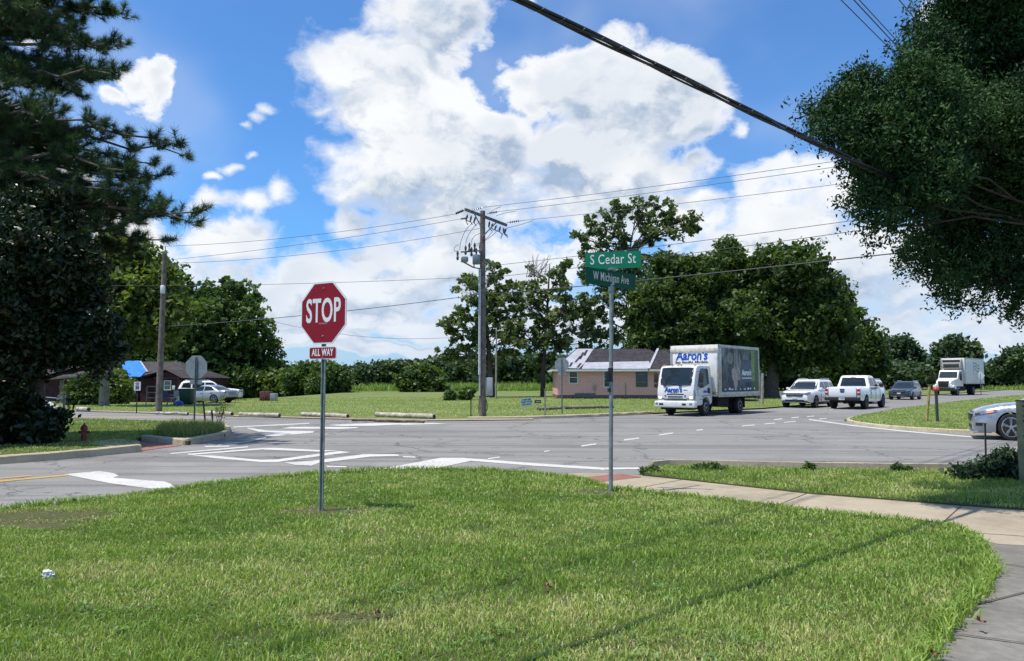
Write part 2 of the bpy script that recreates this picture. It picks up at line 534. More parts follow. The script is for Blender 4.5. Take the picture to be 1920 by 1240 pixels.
# whole ground
gr0 = sheet('ground', [(-1500, -60), (1500, -60), (1500, 3000), (-1500, 3000)], -0.06, M_FIELD)
drape(gr0)
# asphalt
gp = lambda L, z=0.0: [G(x, y, z) for x, y in L]
far_l = gp([(-900, 752), (-300, 762), (140, 771), (290, 775), (450, 781), (600, 785), (790, 789), (905, 787.5), (1100, 783), (1224, 777), (1330, 772), (1430, 767.5), (1530, 759), (1620, 751.5), (1720, 744), (1838, 735.5), (1920, 729.5), (2050, 723.5)])
road = [Vector((-60, 3, 0)), Vector((-75, 20, 0))] + far_l + [Vector((250, 190, 0)), Vector((160, 60, 0)), Vector((60, 3, 0))]
sheet('road', road, 0.0, M_ASPH)

Z1 = 0.10
# ---- corner lawn under the signs
edge_n = gp([(-900, 1160), (-500, 1035), (0, 957), (100, 946), (200, 935), (300, 922), (400, 908), (500, 897), (600, 889), (700, 884), (800, 881), (900, 882), (1000, 888), (1060, 895), (1100, 901), (1150, 918), (1215, 926), (1280, 931), (1449, 950), (1603, 970), (1700, 977), (1784, 986), (1816, 1000), (1845, 1035), (1861, 1066), (1845, 1095), (1800, 1145), (1764, 1184), (1720, 1242), (1600, 1420)], 0.10)
CORNER = smooth_line([Vector((-9, 2.2, .1))] + edge_n + [Vector((1.1, 1.0, .1)), Vector((-2, -1, .1))], 1)
CORNER = [Vector((-14, -3, .1))] + CORNER[:] + [Vector((0.5, -3, 0.1))]
sheet('corner_lawn', CORNER, 0.095, M_SOIL, 0.12)
# ---- pavement
WALK = gp([(1000, 888), (1060, 895), (1100, 901), (1150, 918), (1215, 926), (1280, 931), (1449, 950), (1603, 970), (1700, 977), (1784, 986), (1816, 1000), (1870, 1015), (2300, 1040), (2300, 1000), (1920, 953), (1804, 945), (1518, 923), (1380, 908), (1280, 897), (1230, 892), (1200, 889), (1165, 886), (1100, 884)], 0.10)
sheet('sidewalk', WALK, 0.075, M_CONC, 0.09)
DRV = gp([(1784, 980), (1816, 1000), (1835, 1035), (1850, 1066), (1835, 1095), (1790, 1145), (1750, 1184), (1705, 1242), (1590, 1420)], 0.08) + [Vector((1.2, 0.8, 0.08)), Vector((1.0, -3, .08)), Vector((9, -3, .08)), Vector((9, 6.2, .08))] + gp([(2300, 1036), (1870, 1013)], 0.08)
sheet('old_pavement', DRV, 0.069, M_CONC_OLD, 0.08)
JB = MB()
M_JOINT = mat('joint', (0.07, 0.055, 0.04), 0.9)
for (a, c) in [((1449, 950), (1518, 923)), ((1765, 982), (1806, 945)), ((1700, 977), (1702, 976.5)), ((1165, 921), (1280, 899)), ((1816, 998), (1990, 1010)), ((1850, 1052), (1990, 1072)), ((1764, 1184), (1960, 1210)), ((1800, 1140), (1960, 1100))]:
    p, r_ = G(*a, 0.08), G(*c, 0.08); d = (r_ - p).normalized(); nn = Vector((-d.y, d.x, 0)) * 0.007
    k = 0.0790
    JB.add([(p - nn)[:2] + (k,), (p + nn)[:2] + (k,), (r_ + nn)[:2] + (k,), (r_ - nn)[:2] + (k,)], [(0, 1, 2, 3)])
o = JB.build('pavement_joints', M_JOINT); o['kind'] = 'structure'
# tactile ramp
TACT = gp([(1072, 897), (1112, 905.5), (1202, 894), (1163, 888)], 0.08)
sheet('tactile_paving', TACT, 0.0795, M_BRICKP)
dm = MB()
c0, c1, c2 = TACT[0], TACT[1], TACT[3]
for i in range(26):
    for j in range(8):
        p = c0 + (c2 - c0) * ((i + .5) / 26) + (c1 - c0) * ((j + .5) / 8)
        dm.lathe([(0.014, 0), (0.009, 0.005)], (p.x, p.y, 0.0795), 6)
dm = dm.build('tactile_domes', M_BRICKP); dm['kind'] = 'structure'
# ---- strip of grass beyond the pavement
STRIP = gp([(1205, 884), (1225, 890.5), (1280, 897), (1380, 908), (1518, 923), (1804, 945), (1920, 953), (2300, 1000), (2700, 1000), (2600, 892), (2200, 886), (1920, 883), (1600, 880), (1430, 877), (1330, 874), (1250, 873), (1215, 877)], 0.10)
sheet('verge_strip', STRIP, 0.095, M_SOIL, 0.12)
# ---- left island with hydrant
ISL = gp([(-500, 905), (0, 871), (265, 847)], 0.0)
isl_a = gp([(-700, 925), (0, 869.5), (120, 860), (265, 845), (262, 838), (240, 832), (300, 792), (112, 789), (-100, 786), (-700, 784)])
LW = gp([(-1500, 960), (0, 871), (150, 858), (262, 846), (256, 829), (266, 826), (330, 833), (352, 835), (422, 821), (434, 812), (425, 804), (395, 799), (300, 794), (112, 788), (-100, 783), (-1200, 770)])
LW = [p.copy() for p in LW]
sheet('left_lawn', [(p.x, p.y) for p in LW], 0.10, M_SOIL, 0.12)


def kerb(name, pts, w=0.15, z0=-0.01, h=0.15, out=1):
    """kerb ribbon along pts with slightly chipped edge; pts are the road-side foot"""
    pts = smooth_line([Vector((p[0], p[1], 0)) for p in pts], 2)
    # resample
    res = [pts[0]]
    for a, c in zip(pts[:-1], pts[1:]):
        L = (c - a).length; k = max(1, int(L / 0.35))
        for i in range(1, k + 1): res.append(a.lerp(c, i / k))
    m_ = MB(); ring = []
    for i, p in enumerate(res):
        t = (res[min(i + 1, len(res) - 1)] - res[max(i - 1, 0)]).normalized(); n_ = Vector((-t.y, t.x, 0)) * out
        j = random.uniform(-0.012, 0.012); c_ = 0.02 if random.random() < 0.9 else 0.06
        ring.append([p - n_ * 0.0 + Vector((0, 0, z0)), p + n_ * (0.02 + j * .4) + Vector((0, 0, h - c_ + j)), p + n_ * (0.045 + c_ * .3) + Vector((0, 0, h + j * .3)), p + n_ * w + Vector((0, 0, h)), p + n_ * w + Vector((0, 0, z0))])
    vs = [q_ for r in ring for q_ in r]; n = 5
    fs = [(i * n + k, i * n + k + 1, (i + 1) * n + k + 1, (i + 1) * n + k) for i in range(len(ring) - 1) for k in range(n - 1)]
    fs += [tuple(range(5)), tuple((len(ring) - 1) * n + k for k in range(5))[::-1]]
    m_.add(vs, fs)
    o = m_.build(name, M_KERB); o['kind'] = 'structure'
    return o


kerb('kerb', gp([(-1400, 962), (-500, 904), (0, 871.5), (120, 862), (266, 847.5)]), 0.16, h=0.17, out=1)
kerb('kerb', gp([(264, 828), (300, 832), (350, 836), (385, 829), (422, 822), (437, 813.5), (428, 804)]), 0.16, h=0.17, out=1)
kerb('kerb', gp([(878, 787.5), (960, 787), (1060, 784), (1150, 780), (1224, 776)]), 0.18, h=0.13, out=1)
TRI = gp([(2100, 739), (1920, 741), (1813, 752), (1685, 768.5), (1600, 785), (1583, 790), (1600, 795), (1647, 801), (1723, 807.5), (1826, 812), (1920, 815), (2300, 822), (2900, 830)])
TRI += [Vector((70, 60, 0))]
sheet('triangle_lawn', TRI, 0.09, M_FIELD, 0.12)
kerb('kerb', gp([(1596, 786), (1583, 790.5), (1600, 796.5), (1647, 802.5), (1723, 809), (1826, 814), (1920, 817), (2300, 824)]), 0.13, h=0.12, out=1)
kerb('kerb', gp([(1215, 875.5), (1250, 871.5), (1330, 872.5), (1430, 875.5), (1600, 878.5), (1920, 881.5), (2300, 887)]), 0.13, h=0.11, out=-1)
# concrete ramp on the left island
sheet('ramp', gp([(266, 846), (340, 836), (300, 831), (262, 828.5), (258, 833)]), 0.012, M_BRICKP, 0.02)
sheet('ramp_concrete', gp([(225, 841), (262, 839), (262, 828), (232, 824), (180, 826), (170, 833)], 0.1), 0.108, M_CONC, 0.02)
# lawn across the far road, raised a touch
LAWN = gp([(-900, 750.5), (-300, 761), (140, 770), (290, 774), (450, 780), (600, 784), (790, 788), (905, 786.5), (1100, 782), (1224, 775.5), (1330, 770.5), (1430, 766), (1530, 757.5), (1620, 750), (1720, 742.8), (1838, 734.5), (1920, 728.7), (2050, 722.7)])
LAWN = [(-300, 60)] + [(p.x, p.y) for p in LAWN] + [(330, 420), (-300, 420)]
drape(sheet('far_lawn', LAWN, 0.03, M_FIELD))
# ragged sandy verge in front of the far lawn
M_SAND = ground_mat('sandy_verge', [(0.35, (0.26, 0.20, 0.13)), (0.6, (0.36, 0.30, 0.21))], 1.0, 6, 0.4, 0.02)
sheet('sandy_verge', gp([(140, 771.5), (290, 776), (450, 782), (600, 786), (790, 790.3), (1000, 788.3), (1000, 786.2), (880, 786.5), (790, 788), (600, 784), (450, 780), (290, 774), (140, 770)]), 0.034, M_SAND)
# bright meadow behind
sheet('meadow', [(-30, 114), (D(840, 700, 112).x, 112), (D(1300, 700, 95).x, 95), (D(1300, 700, 105).x, 108), (D(1500, 700, 120).x, 125), (70, 260), (-60, 260), (-60, 160)], 0.05, M_MEADOW)
sheet('meadow', [(82, 108), (98, 112), (300, 170), (330, 260), (120, 260)], 0.05, M_MEADOW)

# ---- markings
PM = MB()
PM_n = [0]


def mark(pts, z=0.005):
    PM_n[0] += 1
    P_ = gp(pts); PM.add([(p.x, p.y, z + 0.0004 * (PM_n[0] % 9)) for p in P_], [tuple(range(len(P_)))])


def bar(a, c, w):
    mark([(a[0], a[1] - w / 2), (c[0], c[1] - w / 2), (c[0], c[1] + w / 2), (a[0], a[1] + w / 2)])


mark([(673, 881), (720, 879), (800, 864), (827, 859), (870, 859), (887, 864), (830, 876), (770, 887), (735, 888)])
mark([(870, 859.5), (1000, 869), (1133, 877.5), (1133, 882), (1000, 874), (884, 865)])
mark([(1133, 877.5), (1200, 877.3), (1200, 880), (1133, 881.5)])
mark([(533, 868), (584, 865), (682, 852.5), (746, 852.5), (749, 855.5), (694, 857), (596, 869.5), (584, 874), (553, 872.5)])
mark([(611, 874), (648, 875), (651, 877), (614, 877)])
mark([(755, 856), (778, 857), (780, 859), (757, 858.5)])
bar((353, 853), (495, 842), 2.6)
mark([(489, 841), (516, 840.5), (605, 845), (636, 846), (600, 848), (495, 844)])
mark([(353, 853), (400, 855), (490, 863), (520, 862), (600, 851), (636, 846.5), (657, 848.5), (560, 861), (520, 867), (490, 867), (400, 859.5)])
bar((320, 851), (465, 838.5), 2)
bar((409, 835), (460, 829), 1.6); bar((460, 829), (500, 821), 1.6)
bar((384, 838), (430, 837), 2.2)
mark([(461, 803), (466, 802.6), (500, 808), (590, 809), (586, 812), (520, 818), (498, 818), (486, 815), (520, 812), (485, 810)])
mark([(526, 804), (545, 801), (668, 801.5), (672, 803.2), (640, 805)])
mark([(614, 797.5), (640, 796.2), (750, 794.5), (752, 796.5), (700, 799), (640, 799.5)])
bar((437, 801.5), (580, 794.5), 1.8)
mark([(650, 795.5), (700, 794), (810, 793.5), (840, 795), (760, 797)])
mark([(120, 890), (187, 884), (213, 888), (223, 893), (212, 896.5), (310, 904), (320, 908), (327, 915), (283, 917), (207, 907), (160, 898)])
for a, c, w in [((1090, 837), (1118, 833), 2.2), ((1170, 825.5), (1198, 822.3), 2.2), ((1236, 816), (1262, 812.5), 2), ((1306, 807.5), (1318, 806), 1.8), ((1020, 847.5), (1030, 846), 2),
                ((1391, 799.5), (1415, 797.5), 1.6), ((1434, 795.5), (1453, 794), 1.5), ((1451, 787.3), (1467, 785.6), 1.4), ((1484, 784), (1498, 782.4), 1.4), ((1513, 782), (1527, 780.6), 1.3), ((1536, 786), (1550, 785), 1.3), ((1470, 792.5), (1492, 791), 1.3), ((915, 861), (937, 858), 2), ((1556, 768), (1564, 767), 1.0)]:
    bar(a, c, w)
ed = [(1517, 787), (1548, 791.5), (1588, 797), (1640, 803), (1700, 809.5), (1787, 817), (1860, 822.5), (1930, 827)]
for a, c in zip(ed[:-1], ed[1:]): bar(a, c, 2.0)
o = PM.build('road_markings', M_PAINT); o['kind'] = 'structure'
PM = MB()
bar((-300, 931), (128, 891.5), 2.6); bar((-300, 925), (60, 892.5), 2.0)
bar((100, 781.3), (360, 786), 0.8)
o = PM.build('yellow_road_markings', M_YEL); o['kind'] = 'structure'
# ================================================================== VEGETATION
def blades(P, h, w, lean, rnd, z, name, m_, parent=None, kind='stuff'):
    """P (n,2) -> grass blades, 3 tris each, bent"""
    n = len(P); g = RNG
    a = g.random(n) * 2 * np.pi; la = g.random(n) * 2 * np.pi
    dx, dy = np.cos(a) * w / 2, np.sin(a) * w / 2
    lx, ly = np.cos(la) * lean * h, np.sin(la) * lean * h
    V = np.zeros((n, 5, 3))
    V[:, 0] = np.stack([P[:, 0] - dx, P[:, 1] - dy, z - 0.005 + 0 * dx], 1)
    V[:, 1] = np.stack([P[:, 0] + dx, P[:, 1] + dy, z - 0.005 + 0 * dx], 1)
    hm = h * 0.6
    V[:, 2] = np.stack([P[:, 0] + dx * .8 + lx * .35, P[:, 1] + dy * .8 + ly * .35, z + hm], 1)
    V[:, 3] = np.stack([P[:, 0] - dx * .8 + lx * .35, P[:, 1] - dy * .8 + ly * .35, z + hm], 1)
    V[:, 4] = np.stack([P[:, 0] + lx, P[:, 1] + ly, z + h * np.sqrt(np.clip(1 - lean ** 2 * .5, .15, 1))], 1)
    k = (np.arange(n) * 5)[:, None]
    Fc = np.concatenate([k + [0, 1, 2], k + [0, 2, 3], k + [3, 2, 4]], 1).reshape(-1, 3)
    o = npmesh(name, V.reshape(-1, 3), Fc, m_, parent, np.repeat(rnd, 3))
    if kind: o['kind'] = kind
    return o


M_GRASS = leafmat('grass_blade', (0.16, 0.27, 0.040), (0.32, 0.42, 0.098), (0.66, 0.57, 0.33), 0.30, 0.50, (0.30, 0.19, 0.11))


def scatter(poly, dens, bbox=None):
    P = np.array([[p[0], p[1]] for p in poly]); lo, hi = P.min(0), P.max(0)
    if bbox: lo = np.maximum(lo, bbox[:2]); hi = np.minimum(hi, bbox[2:])
    n = int((hi[0] - lo[0]) * (hi[1] - lo[1]) * dens)
    Q = lo + RNG.random((n, 2)) * (hi - lo)
    return Q[inpoly(Q, poly)]


def view_keep(Q, m=0.75):      # only where the photograph, or a step beside it, sees
    return Q[np.abs(Q[:, 0]) < Q[:, 1] * m + 0.8]


sb = G(601, 957, 0.1)          # stop sign foot
nb_ = G(1145, 921, 0.1)        # street sign foot
BARE = [(sb.x, sb.y - .05, 0.50, 0.34), (G(90, 968, .1).x, G(90, 968, .1).y, 0.8, 0.40), (G(0, 985, .1).x, G(0, 985, .1).y, 1.0, 0.30), (nb_.x - 0.2, nb_.y - 0.15, 0.4, 0.22),
        (G(650, 1160, .1).x, G(650, 1160, .1).y, 0.35, 0.12), (G(1800, 946, .1).x, G(1800, 946, .1).y, 0.5, 0.12)]


def turf(poly, name, label, segs, hmul=1.0, tone=0.0):
    out = []
    for (y0, y1, dens, wd) in segs:
        Q = view_keep(scatter(poly, dens, (-60, y0, 60, y1)))
        x, y = Q[:, 0], Q[:, 1]
        n1_ = fbm(x * 0.55 + 3, y * 0.8 + 1, 3); n2_ = fbm(x * 2.3 + 9, y * 2.8, 3); n3_ = fbm(x * 7, y * 7 + 5, 2)
        bare = np.zeros(len(Q))
        for bx, by, rx, ry in BARE:
            dd = ((x - bx) / rx) ** 2 + ((y - by) / ry) ** 2 + (n3_ - .5) * 1.6
            bare = np.maximum(bare, np.clip(1.25 - dd, 0, 1))
        keep = (RNG.random(len(Q)) > np.clip((0.42 - n2_) * 2.2, 0, 0.55)) & (RNG.random(len(Q)) > bare * .45)
        Q, x, y, n1_, n2_, n3_, bare = [a[keep] for a in (Q, x, y, n1_, n2_, n3_, bare)]
        r = RNG.random(len(Q))
        dry = np.clip((n1_ - 0.47) * 3.5, 0, 1) * 0.55 + np.clip((n2_ - 0.52) * 5, 0, 1) * 0.6
        rnd = 0.14 + 0.42 * r ** 1.3 + 0.75 * (n2_ - 0.5) + 0.55 * (n1_ - .5) + tone + 0.05 * np.sin((y - .18 * x) * 7.5 + 1.5 * n1_)
        straw = RNG.random(len(Q)) < (0.06 + dry * 0.34 + bare * 1.1)
        rnd = np.where(straw, 0.72 + 0.19 * r, np.clip(rnd, 0, 0.75)); rnd = np.where(straw & (bare > .3), 0.90 + .1 * r, rnd)
        h = (0.018 + 0.036 * RNG.random(len(Q)) ** 1.7) * (0.7 + 0.9 * vnoise(x * 3.1 + 40, y * 3.1)) * hmul
        h = np.where(straw, h * 0.65, h) * (1 - 0.75 * bare)
        w = wd * (0.6 + 0.8 * RNG.random(len(Q)))
        lean = np.clip(0.25 + 0.8 * RNG.random(len(Q)), 0, 1.1)
        out.append((Q, h, w, lean, rnd))
    Q, h, w, lean, rnd = [np.concatenate([o_[i] for o_ in out]) for i in range(5)]
    o = blades(Q, h, w, lean, rnd, 0.095, name, M_GRASS)
    return tag(o, label, 'grass')


turf(CORNER, 'grass', 'mown green grass with dry patches in the foreground around the stop sign', [(3.2, 5.2, 6500, 0.0065), (5.2, 7.5, 4200, 0.008), (7.5, 10, 2800, 0.010), (10, 16, 1900, 0.012)])
turf(STRIP, 'grass', 'strip of grass between the pavement and the right road', [(8, 16, 1500, 0.011)], 1.25, -0.02)
turf([(p.x, p.y) for p in LW], 'grass', 'grass of the left island with the red hydrant', [(13, 26, 300, 0.020), (26, 42, 110, 0.035)], 1.2, -0.03)
def clover():
    Q = view_keep(scatter(CORNER, 7, (-14, 3.4, 12, 13)))
    f = fbm(Q[:, 0] * .9 + 20, Q[:, 1] * .9); Q = Q[f > .50]
    k = 16; R_ = RNG.normal(size=(len(Q), k, 2)) * .05; Pp = np.concatenate([Q[:, None, :] + R_, 0.115 + .03 * RNG.random((len(Q), k, 1))], 2).reshape(-1, 3)
    n = len(Pp); a = RNG.random(n) * 2 * np.pi; s_ = .006 + .008 * RNG.random(n)
    ax = np.stack([np.cos(a), np.sin(a), RNG.normal(size=n) * .35], 1) * s_[:, None] * 1.3; ay = np.stack([-np.sin(a), np.cos(a), RNG.normal(size=n) * .35], 1) * s_[:, None] * .8
    V = np.stack([Pp - ax, Pp + ay, Pp + ax, Pp - ay], 1).reshape(-1, 3); Fc = (np.arange(n) * 4)[:, None] + [0, 1, 2, 3]
    o = npmesh('lawn_weeds', V, Fc, LM_CLOVER, None, RNG.random(n)); tag(o, 'flat broad-leaved weeds dotted through the foreground lawn', 'weeds', kind='stuff')


LM_CLOVER = leafmat('clover', (0.06, 0.14, 0.03), (0.11, 0.22, 0.045), (0.20, 0.32, 0.08), 0.25)
clover()
# weedy overhang along the back edge of the corner lawn
ex, hx = [], []
for a, c in zip(edge_n[2:-1], edge_n[3:]):
    L = (c - a).length; k = int(L * 420)
    t = RNG.random(k)[:, None]; A = np.array(a[:2]); C_ = np.array(c[:2])
    ex.append(A + (C_ - A) * t + RNG.normal(0, 0.035, (k, 2)))
ex = np.concatenate(ex)
o = blades(ex, 0.04 + 0.09 * RNG.random(len(ex)) * fbm(ex[:, 0] * 2, ex[:, 1] * 2) * 1.6, 0.008 + 0.008 * RNG.random(len(ex)), 0.3 + 0.9 * RNG.random(len(ex)), 0.1 + 0.4 * RNG.random(len(ex)), 0.09, 'grass', M_GRASS)
tag(o, 'longer ragged grass along the edge of the corner lawn', 'grass')
turf([(p.x, p.y) for p in TRI], 'grass', 'mown grass of the triangle lawn around the red-capped bollard', [(18, 26, 260, 0.020), (26, 45, 100, 0.032), (45, 80, 22, 0.06)], 0.9, 0.10)
Q = view_keep(scatter(LAWN, 14, (-30, 33, 24, 72)), .9); r_ = RNG.random(len(Q)); f_ = fbm(Q[:, 0] * .25, Q[:, 1] * .5); HQ = np.array([ground_h(a, c) for a, c in Q])
tag(blades(Q, (0.03 + 0.06 * r_) * (.5 + f_), 0.05 + 0 * r_, 0.8 + 0 * r_, np.clip(.30 + .25 * RNG.random(len(Q)) + .8 * (f_ - .5), 0, .7), 0.03 + HQ, 'grass', M_GRASS), 'sparse rough tufts over the far lawn', 'grass')
# tall seeding grass on the tip of the left island
M_TALL = leafmat('tall_grass', (0.12, 0.17, 0.04), (0.22, 0.27, 0.08), (0.40, 0.36, 0.17), 0.3, 0.6)
tp = [G(*p, .1) for p in [(285, 820), (305, 805), (330, 799), (418, 803), (420, 809), (405, 815), (350, 823)]]
Q = scatter([(p.x, p.y) for p in tp], 420)
o = blades(Q, 0.10 + 0.28 * RNG.random(len(Q)), 0.014 + 0.012 * RNG.random(len(Q)), 0.1 + 0.7 * RNG.random(len(Q)), RNG.random(len(Q)), 0.09, 'tall_grass', M_TALL)
tag(o, 'tall seeding grass on the tip of the left island', 'grass')
# tall weeds of the meadow beyond the lawn
def weeds(x0, x1, y0, y1, n, h0, h1, label, w=0.12):
    Q = np.stack([x0 + (x1 - x0) * RNG.random(n), y0 + (y1 - y0) * RNG.random(n)], 1)
    nn_ = fbm(Q[:, 0] * .15, Q[:, 1] * .15)
    o = blades(Q, (h0 + (h1 - h0) * RNG.random(n)) * (0.5 + nn_), w + 0 * nn_, 0.2 + 0.6 * RNG.random(n), np.clip(RNG.random(n) * .7 + (nn_ - .5), 0, 1), 0.04, 'meadow_weeds', M_WEED)
    return tag(o, label, 'weeds')


M_WEED = leafmat('weed', (0.13, 0.20, 0.04), (0.20, 0.29, 0.06), (0.32, 0.34, 0.12), 0.3, 0.6)
weeds(-42, 26, 114, 135, 9000, 0.5, 1.5, 'band of tall pale weeds beyond the far lawn')
weeds(86, 200, 118, 150, 7000, 0.4, 1.1, 'bright weeds behind the far box truck on the right')


def leaf_quads(P, s, asp=1.7, up=0.0, g=RNG):
    """diamond leaves at P; returns V,F"""
    n = len(P); a = g.normal(size=(n, 3)); a[:, 2] *= (1 - up * .5); a /= np.linalg.norm(a, axis=1)[:, None] + 1e-9
    c = g.normal(size=(n, 3)); c[:, 2] *= (1 - up); c -= a * (a * c).sum(1)[:, None]; c /= np.linalg.norm(c, axis=1)[:, None] + 1e-9
    s = s[:, None] if hasattr(s, 'shape') else s
    L = a * s * asp / 2; Wd = c * s / 2
    nn_ = np.cross(a, c) * s * 0.15
    V = np.stack([P - L, P - L * .1 + Wd + nn_, P + L, P - L * .1 - Wd + nn_], 1)
    k = (np.arange(n) * 4)[:, None]
    return V.reshape(-1, 3), (k + [0, 1, 2, 3])


M_BARK = mat('bark', (0.13, 0.10, 0.075), 0.95, var=0.3, vscale=9, bump=0.8, bscale=25)
M_BARKP = mat('bark_pale', (0.30, 0.26, 0.20), 0.95, var=0.25, vscale=6, bump=0.6, bscale=20)


def limb(m_, a, c, r0, r1, bow=0.12, seg=6, n=6):
    a, c = Vector(a), Vector(c); L = (c - a).length; pts = []; rs = []
    o1 = Vector([random.uniform(-1, 1) for _ in range(3)]) * L * bow * .6
    for i in range(seg + 1):
        t = i / seg
        pts.append(a.lerp(c, t) + o1 * math.sin(t * math.pi) + Vector((0, 0, L * bow * math.sin(t * math.pi) * .4)) + (Vector([random.uniform(-1, 1) for _ in range(3)]) * L * 0.02 if 0 < i < seg else Vector()))
        rs.append(r0 + (r1 - r0) * t)
    m_.tube(pts, rs, n)
    return pts


def tree(name, label, cat, base, blobs, trunk_r, leaf, nleaf, lm, bm_=None, clump=0.6, group=None, nclump=None, fill=0.35, shell=1.0, asp=1.6, twigs=0.5, top=None, flat=0.75, droop=0.0, fork=0.35, puff=False, vert=0.0, spray=0.2, limbk=1.0):
    """blobs: world (x,y,z,rx,ry,rz). Trunk, limbs to each blob, leaf clumps spread in the blobs"""
    base = Vector(base); t = thing(name, label, cat, base, 0, group)
    B = np.array(blobs, float); B[:, :3] -= np.array(base)
    tm = MB()
    cen = Vector(B[:, :3].mean(0)); ztop = top if top else max(q_[2] + q_[5] * .3 for q_ in B)
    zlow = min(q_[2] - q_[5] * .3 for q_ in B)
    hf = max(min(0.6, ztop * .4), min(zlow, ztop * fork)) if fork else ztop
    ax = [Vector((0, 0, -0.1)), Vector((random.uniform(-.05, .05), 0, hf * .5)), Vector((cen.x * .15, cen.y * .15, hf)), Vector((cen.x * .5, cen.y * .5, (hf + ztop) / 2)), Vector((cen.x * .8, cen.y * .8, ztop))]
    rs = [trunk_r * 1.35, trunk_r, trunk_r * .85, trunk_r * .5, trunk_r * .12]
    P5 = smooth_line(ax, 2); R5 = list(np.interp(np.linspace(0, 1, len(P5)), np.linspace(0, 1, 5), rs))
    tm.tube(P5, R5, 9)
    area = B[:, 3] * B[:, 5] + B[:, 4] * B[:, 5]
    ncl = nclump or max(30, int(area.sum() / clump ** 2 * 1.1))
    pc = []
    for q_ in B:
        k = max(2, int(round(ncl * (q_[3] * q_[5] + q_[4] * q_[5]) / area.sum())))
        d = RNG.normal(size=(k, 3)); d /= np.linalg.norm(d, axis=1)[:, None]
        rad = fill + (shell - fill) * RNG.random(k) ** 0.6
        C = q_[:3] + d * rad[:, None] * q_[3:6]
        zc = min(P5, key=lambda p: abs(p.z - max(hf, (q_[2] - q_[5]) * .9)))
        cq = Vector(q_[:3])
        lp = limb(tm, zc, cq, max(trunk_r * .32, .02) * limbk, max(trunk_r * .12, .012) * limbk, 0.10)
        for c in C:
            if random.random() < twigs:
                limb(tm, random.choice(lp[2:]), c, trunk_r * .09 + .008, 0.006 + trunk_r * .01, 0.08, 4, 4)
        pc.append(C)
    pc = np.concatenate(pc); ncl = len(pc)
    per = max(3, int(nleaf / ncl)); cs = clump * (0.6 + 0.8 * RNG.random(ncl))
    if puff:         # boughs: leaves in small sprays on the shell of each clump
        ns = max(1, per // 10); per = ns * 10
        off = RNG.normal(size=(ncl, ns, 3)); off /= np.linalg.norm(off, axis=2)[:, :, None]
        off *= (0.45 + 0.55 * RNG.random((ncl, ns, 1)) ** 0.5) * (0.8 + 0.5 * RNG.random((ncl, ns, 1)) ** 3); off[:, :, 2] *= flat
        off = np.repeat(off, 10, axis=1) + np.clip(RNG.normal(size=(ncl, per, 3)), -1.8, 1.8) * spray / clump
    else:
        off = np.clip(RNG.normal(size=(ncl, per, 3)), -1.7, 1.7) * 0.45; off[:, :, 2] *= flat
    P = (pc[:, None, :] + off * cs[:, None, None]).reshape(-1, 3)
    if droop: P[:, 2] -= np.abs(RNG.normal(size=len(P))) * droop
    cr = np.repeat(RNG.random(ncl), per)
    V, Fc = leaf_quads(P, leaf * (0.6 + 0.8 * RNG.random(len(P))), asp, 0.25 - vert)
    rnd = np.clip(0.62 * cr + 0.38 * RNG.random(len(P)), 0, 1)
    tm.build('trunk', bm_ or M_BARK, t, smooth=60)
    npmesh('crown', V, Fc, lm, t, rnd)
    return t


def PB(L, Y, dj=0.5, k=1.0, zs=1.0):
    """photo blobs (px,py,r[,ry]) at distance Y -> world ellipsoids"""
    out = []
    for i, q_ in enumerate(L):
        r = q_[2] * Y / F; rz = (q_[3] if len(q_) > 3 else q_[2]) * Y / F
        y = Y + (RNG.random() - .5) * 2 * dj * r if len(q_) < 5 else Y + q_[4]
        p = D(q_[0], q_[1], y)
        out.append((p.x, p.y, p.z, r * k, r * k, rz * k * zs))
    return out


LM_OAK = leafmat('oak_leaf', (0.024, 0.050, 0.014), (0.064, 0.110, 0.026), (0.15, 0.205, 0.052), 0.36)
LM_PALE = leafmat('pale_leaf', (0.055, 0.095, 0.020), (0.12, 0.17, 0.040), (0.22, 0.26, 0.085), 0.4)
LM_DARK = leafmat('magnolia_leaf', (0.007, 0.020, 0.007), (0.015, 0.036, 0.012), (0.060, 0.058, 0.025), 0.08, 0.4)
LM_CEDAR = leafmat('cedar_spray', (0.009, 0.030, 0.009), (0.022, 0.062, 0.014), (0.060, 0.125, 0.028), 0.14, 0.75)
LM_MID = leafmat('mid_leaf', (0.036, 0.072, 0.018), (0.080, 0.135, 0.034), (0.16, 0.225, 0.065), 0.35)
LM_AIRY = leafmat('sycamore_leaf', (0.048, 0.080, 0.026), (0.11, 0.155, 0.055), (0.30, 0.33, 0.19), 0.33)
LM_FAR = leafmat('far_leaf', (0.032, 0.060, 0.026), (0.060, 0.098, 0.040), (0.105, 0.150, 0.062), 0.25)  # leaf colours lightened a little, slight distance haze mixed into them
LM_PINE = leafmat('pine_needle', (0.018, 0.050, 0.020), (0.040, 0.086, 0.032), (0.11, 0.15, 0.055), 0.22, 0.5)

g0 = lambda px, Y: (D(px, 700, Y).x, Y, ground_h(D(px, 700, Y).x, Y))
LM_SHRUB = leafmat('shrub_leaf', (0.014, 0.034, 0.014), (0.030, 0.060, 0.024), (0.08, 0.12, 0.05), 0.15, 0.4)
M_BARKD = mat('dark_bark', (0.055, 0.042, 0.034), 0.95, var=0.3, vscale=9, bump=.8, bscale=25)
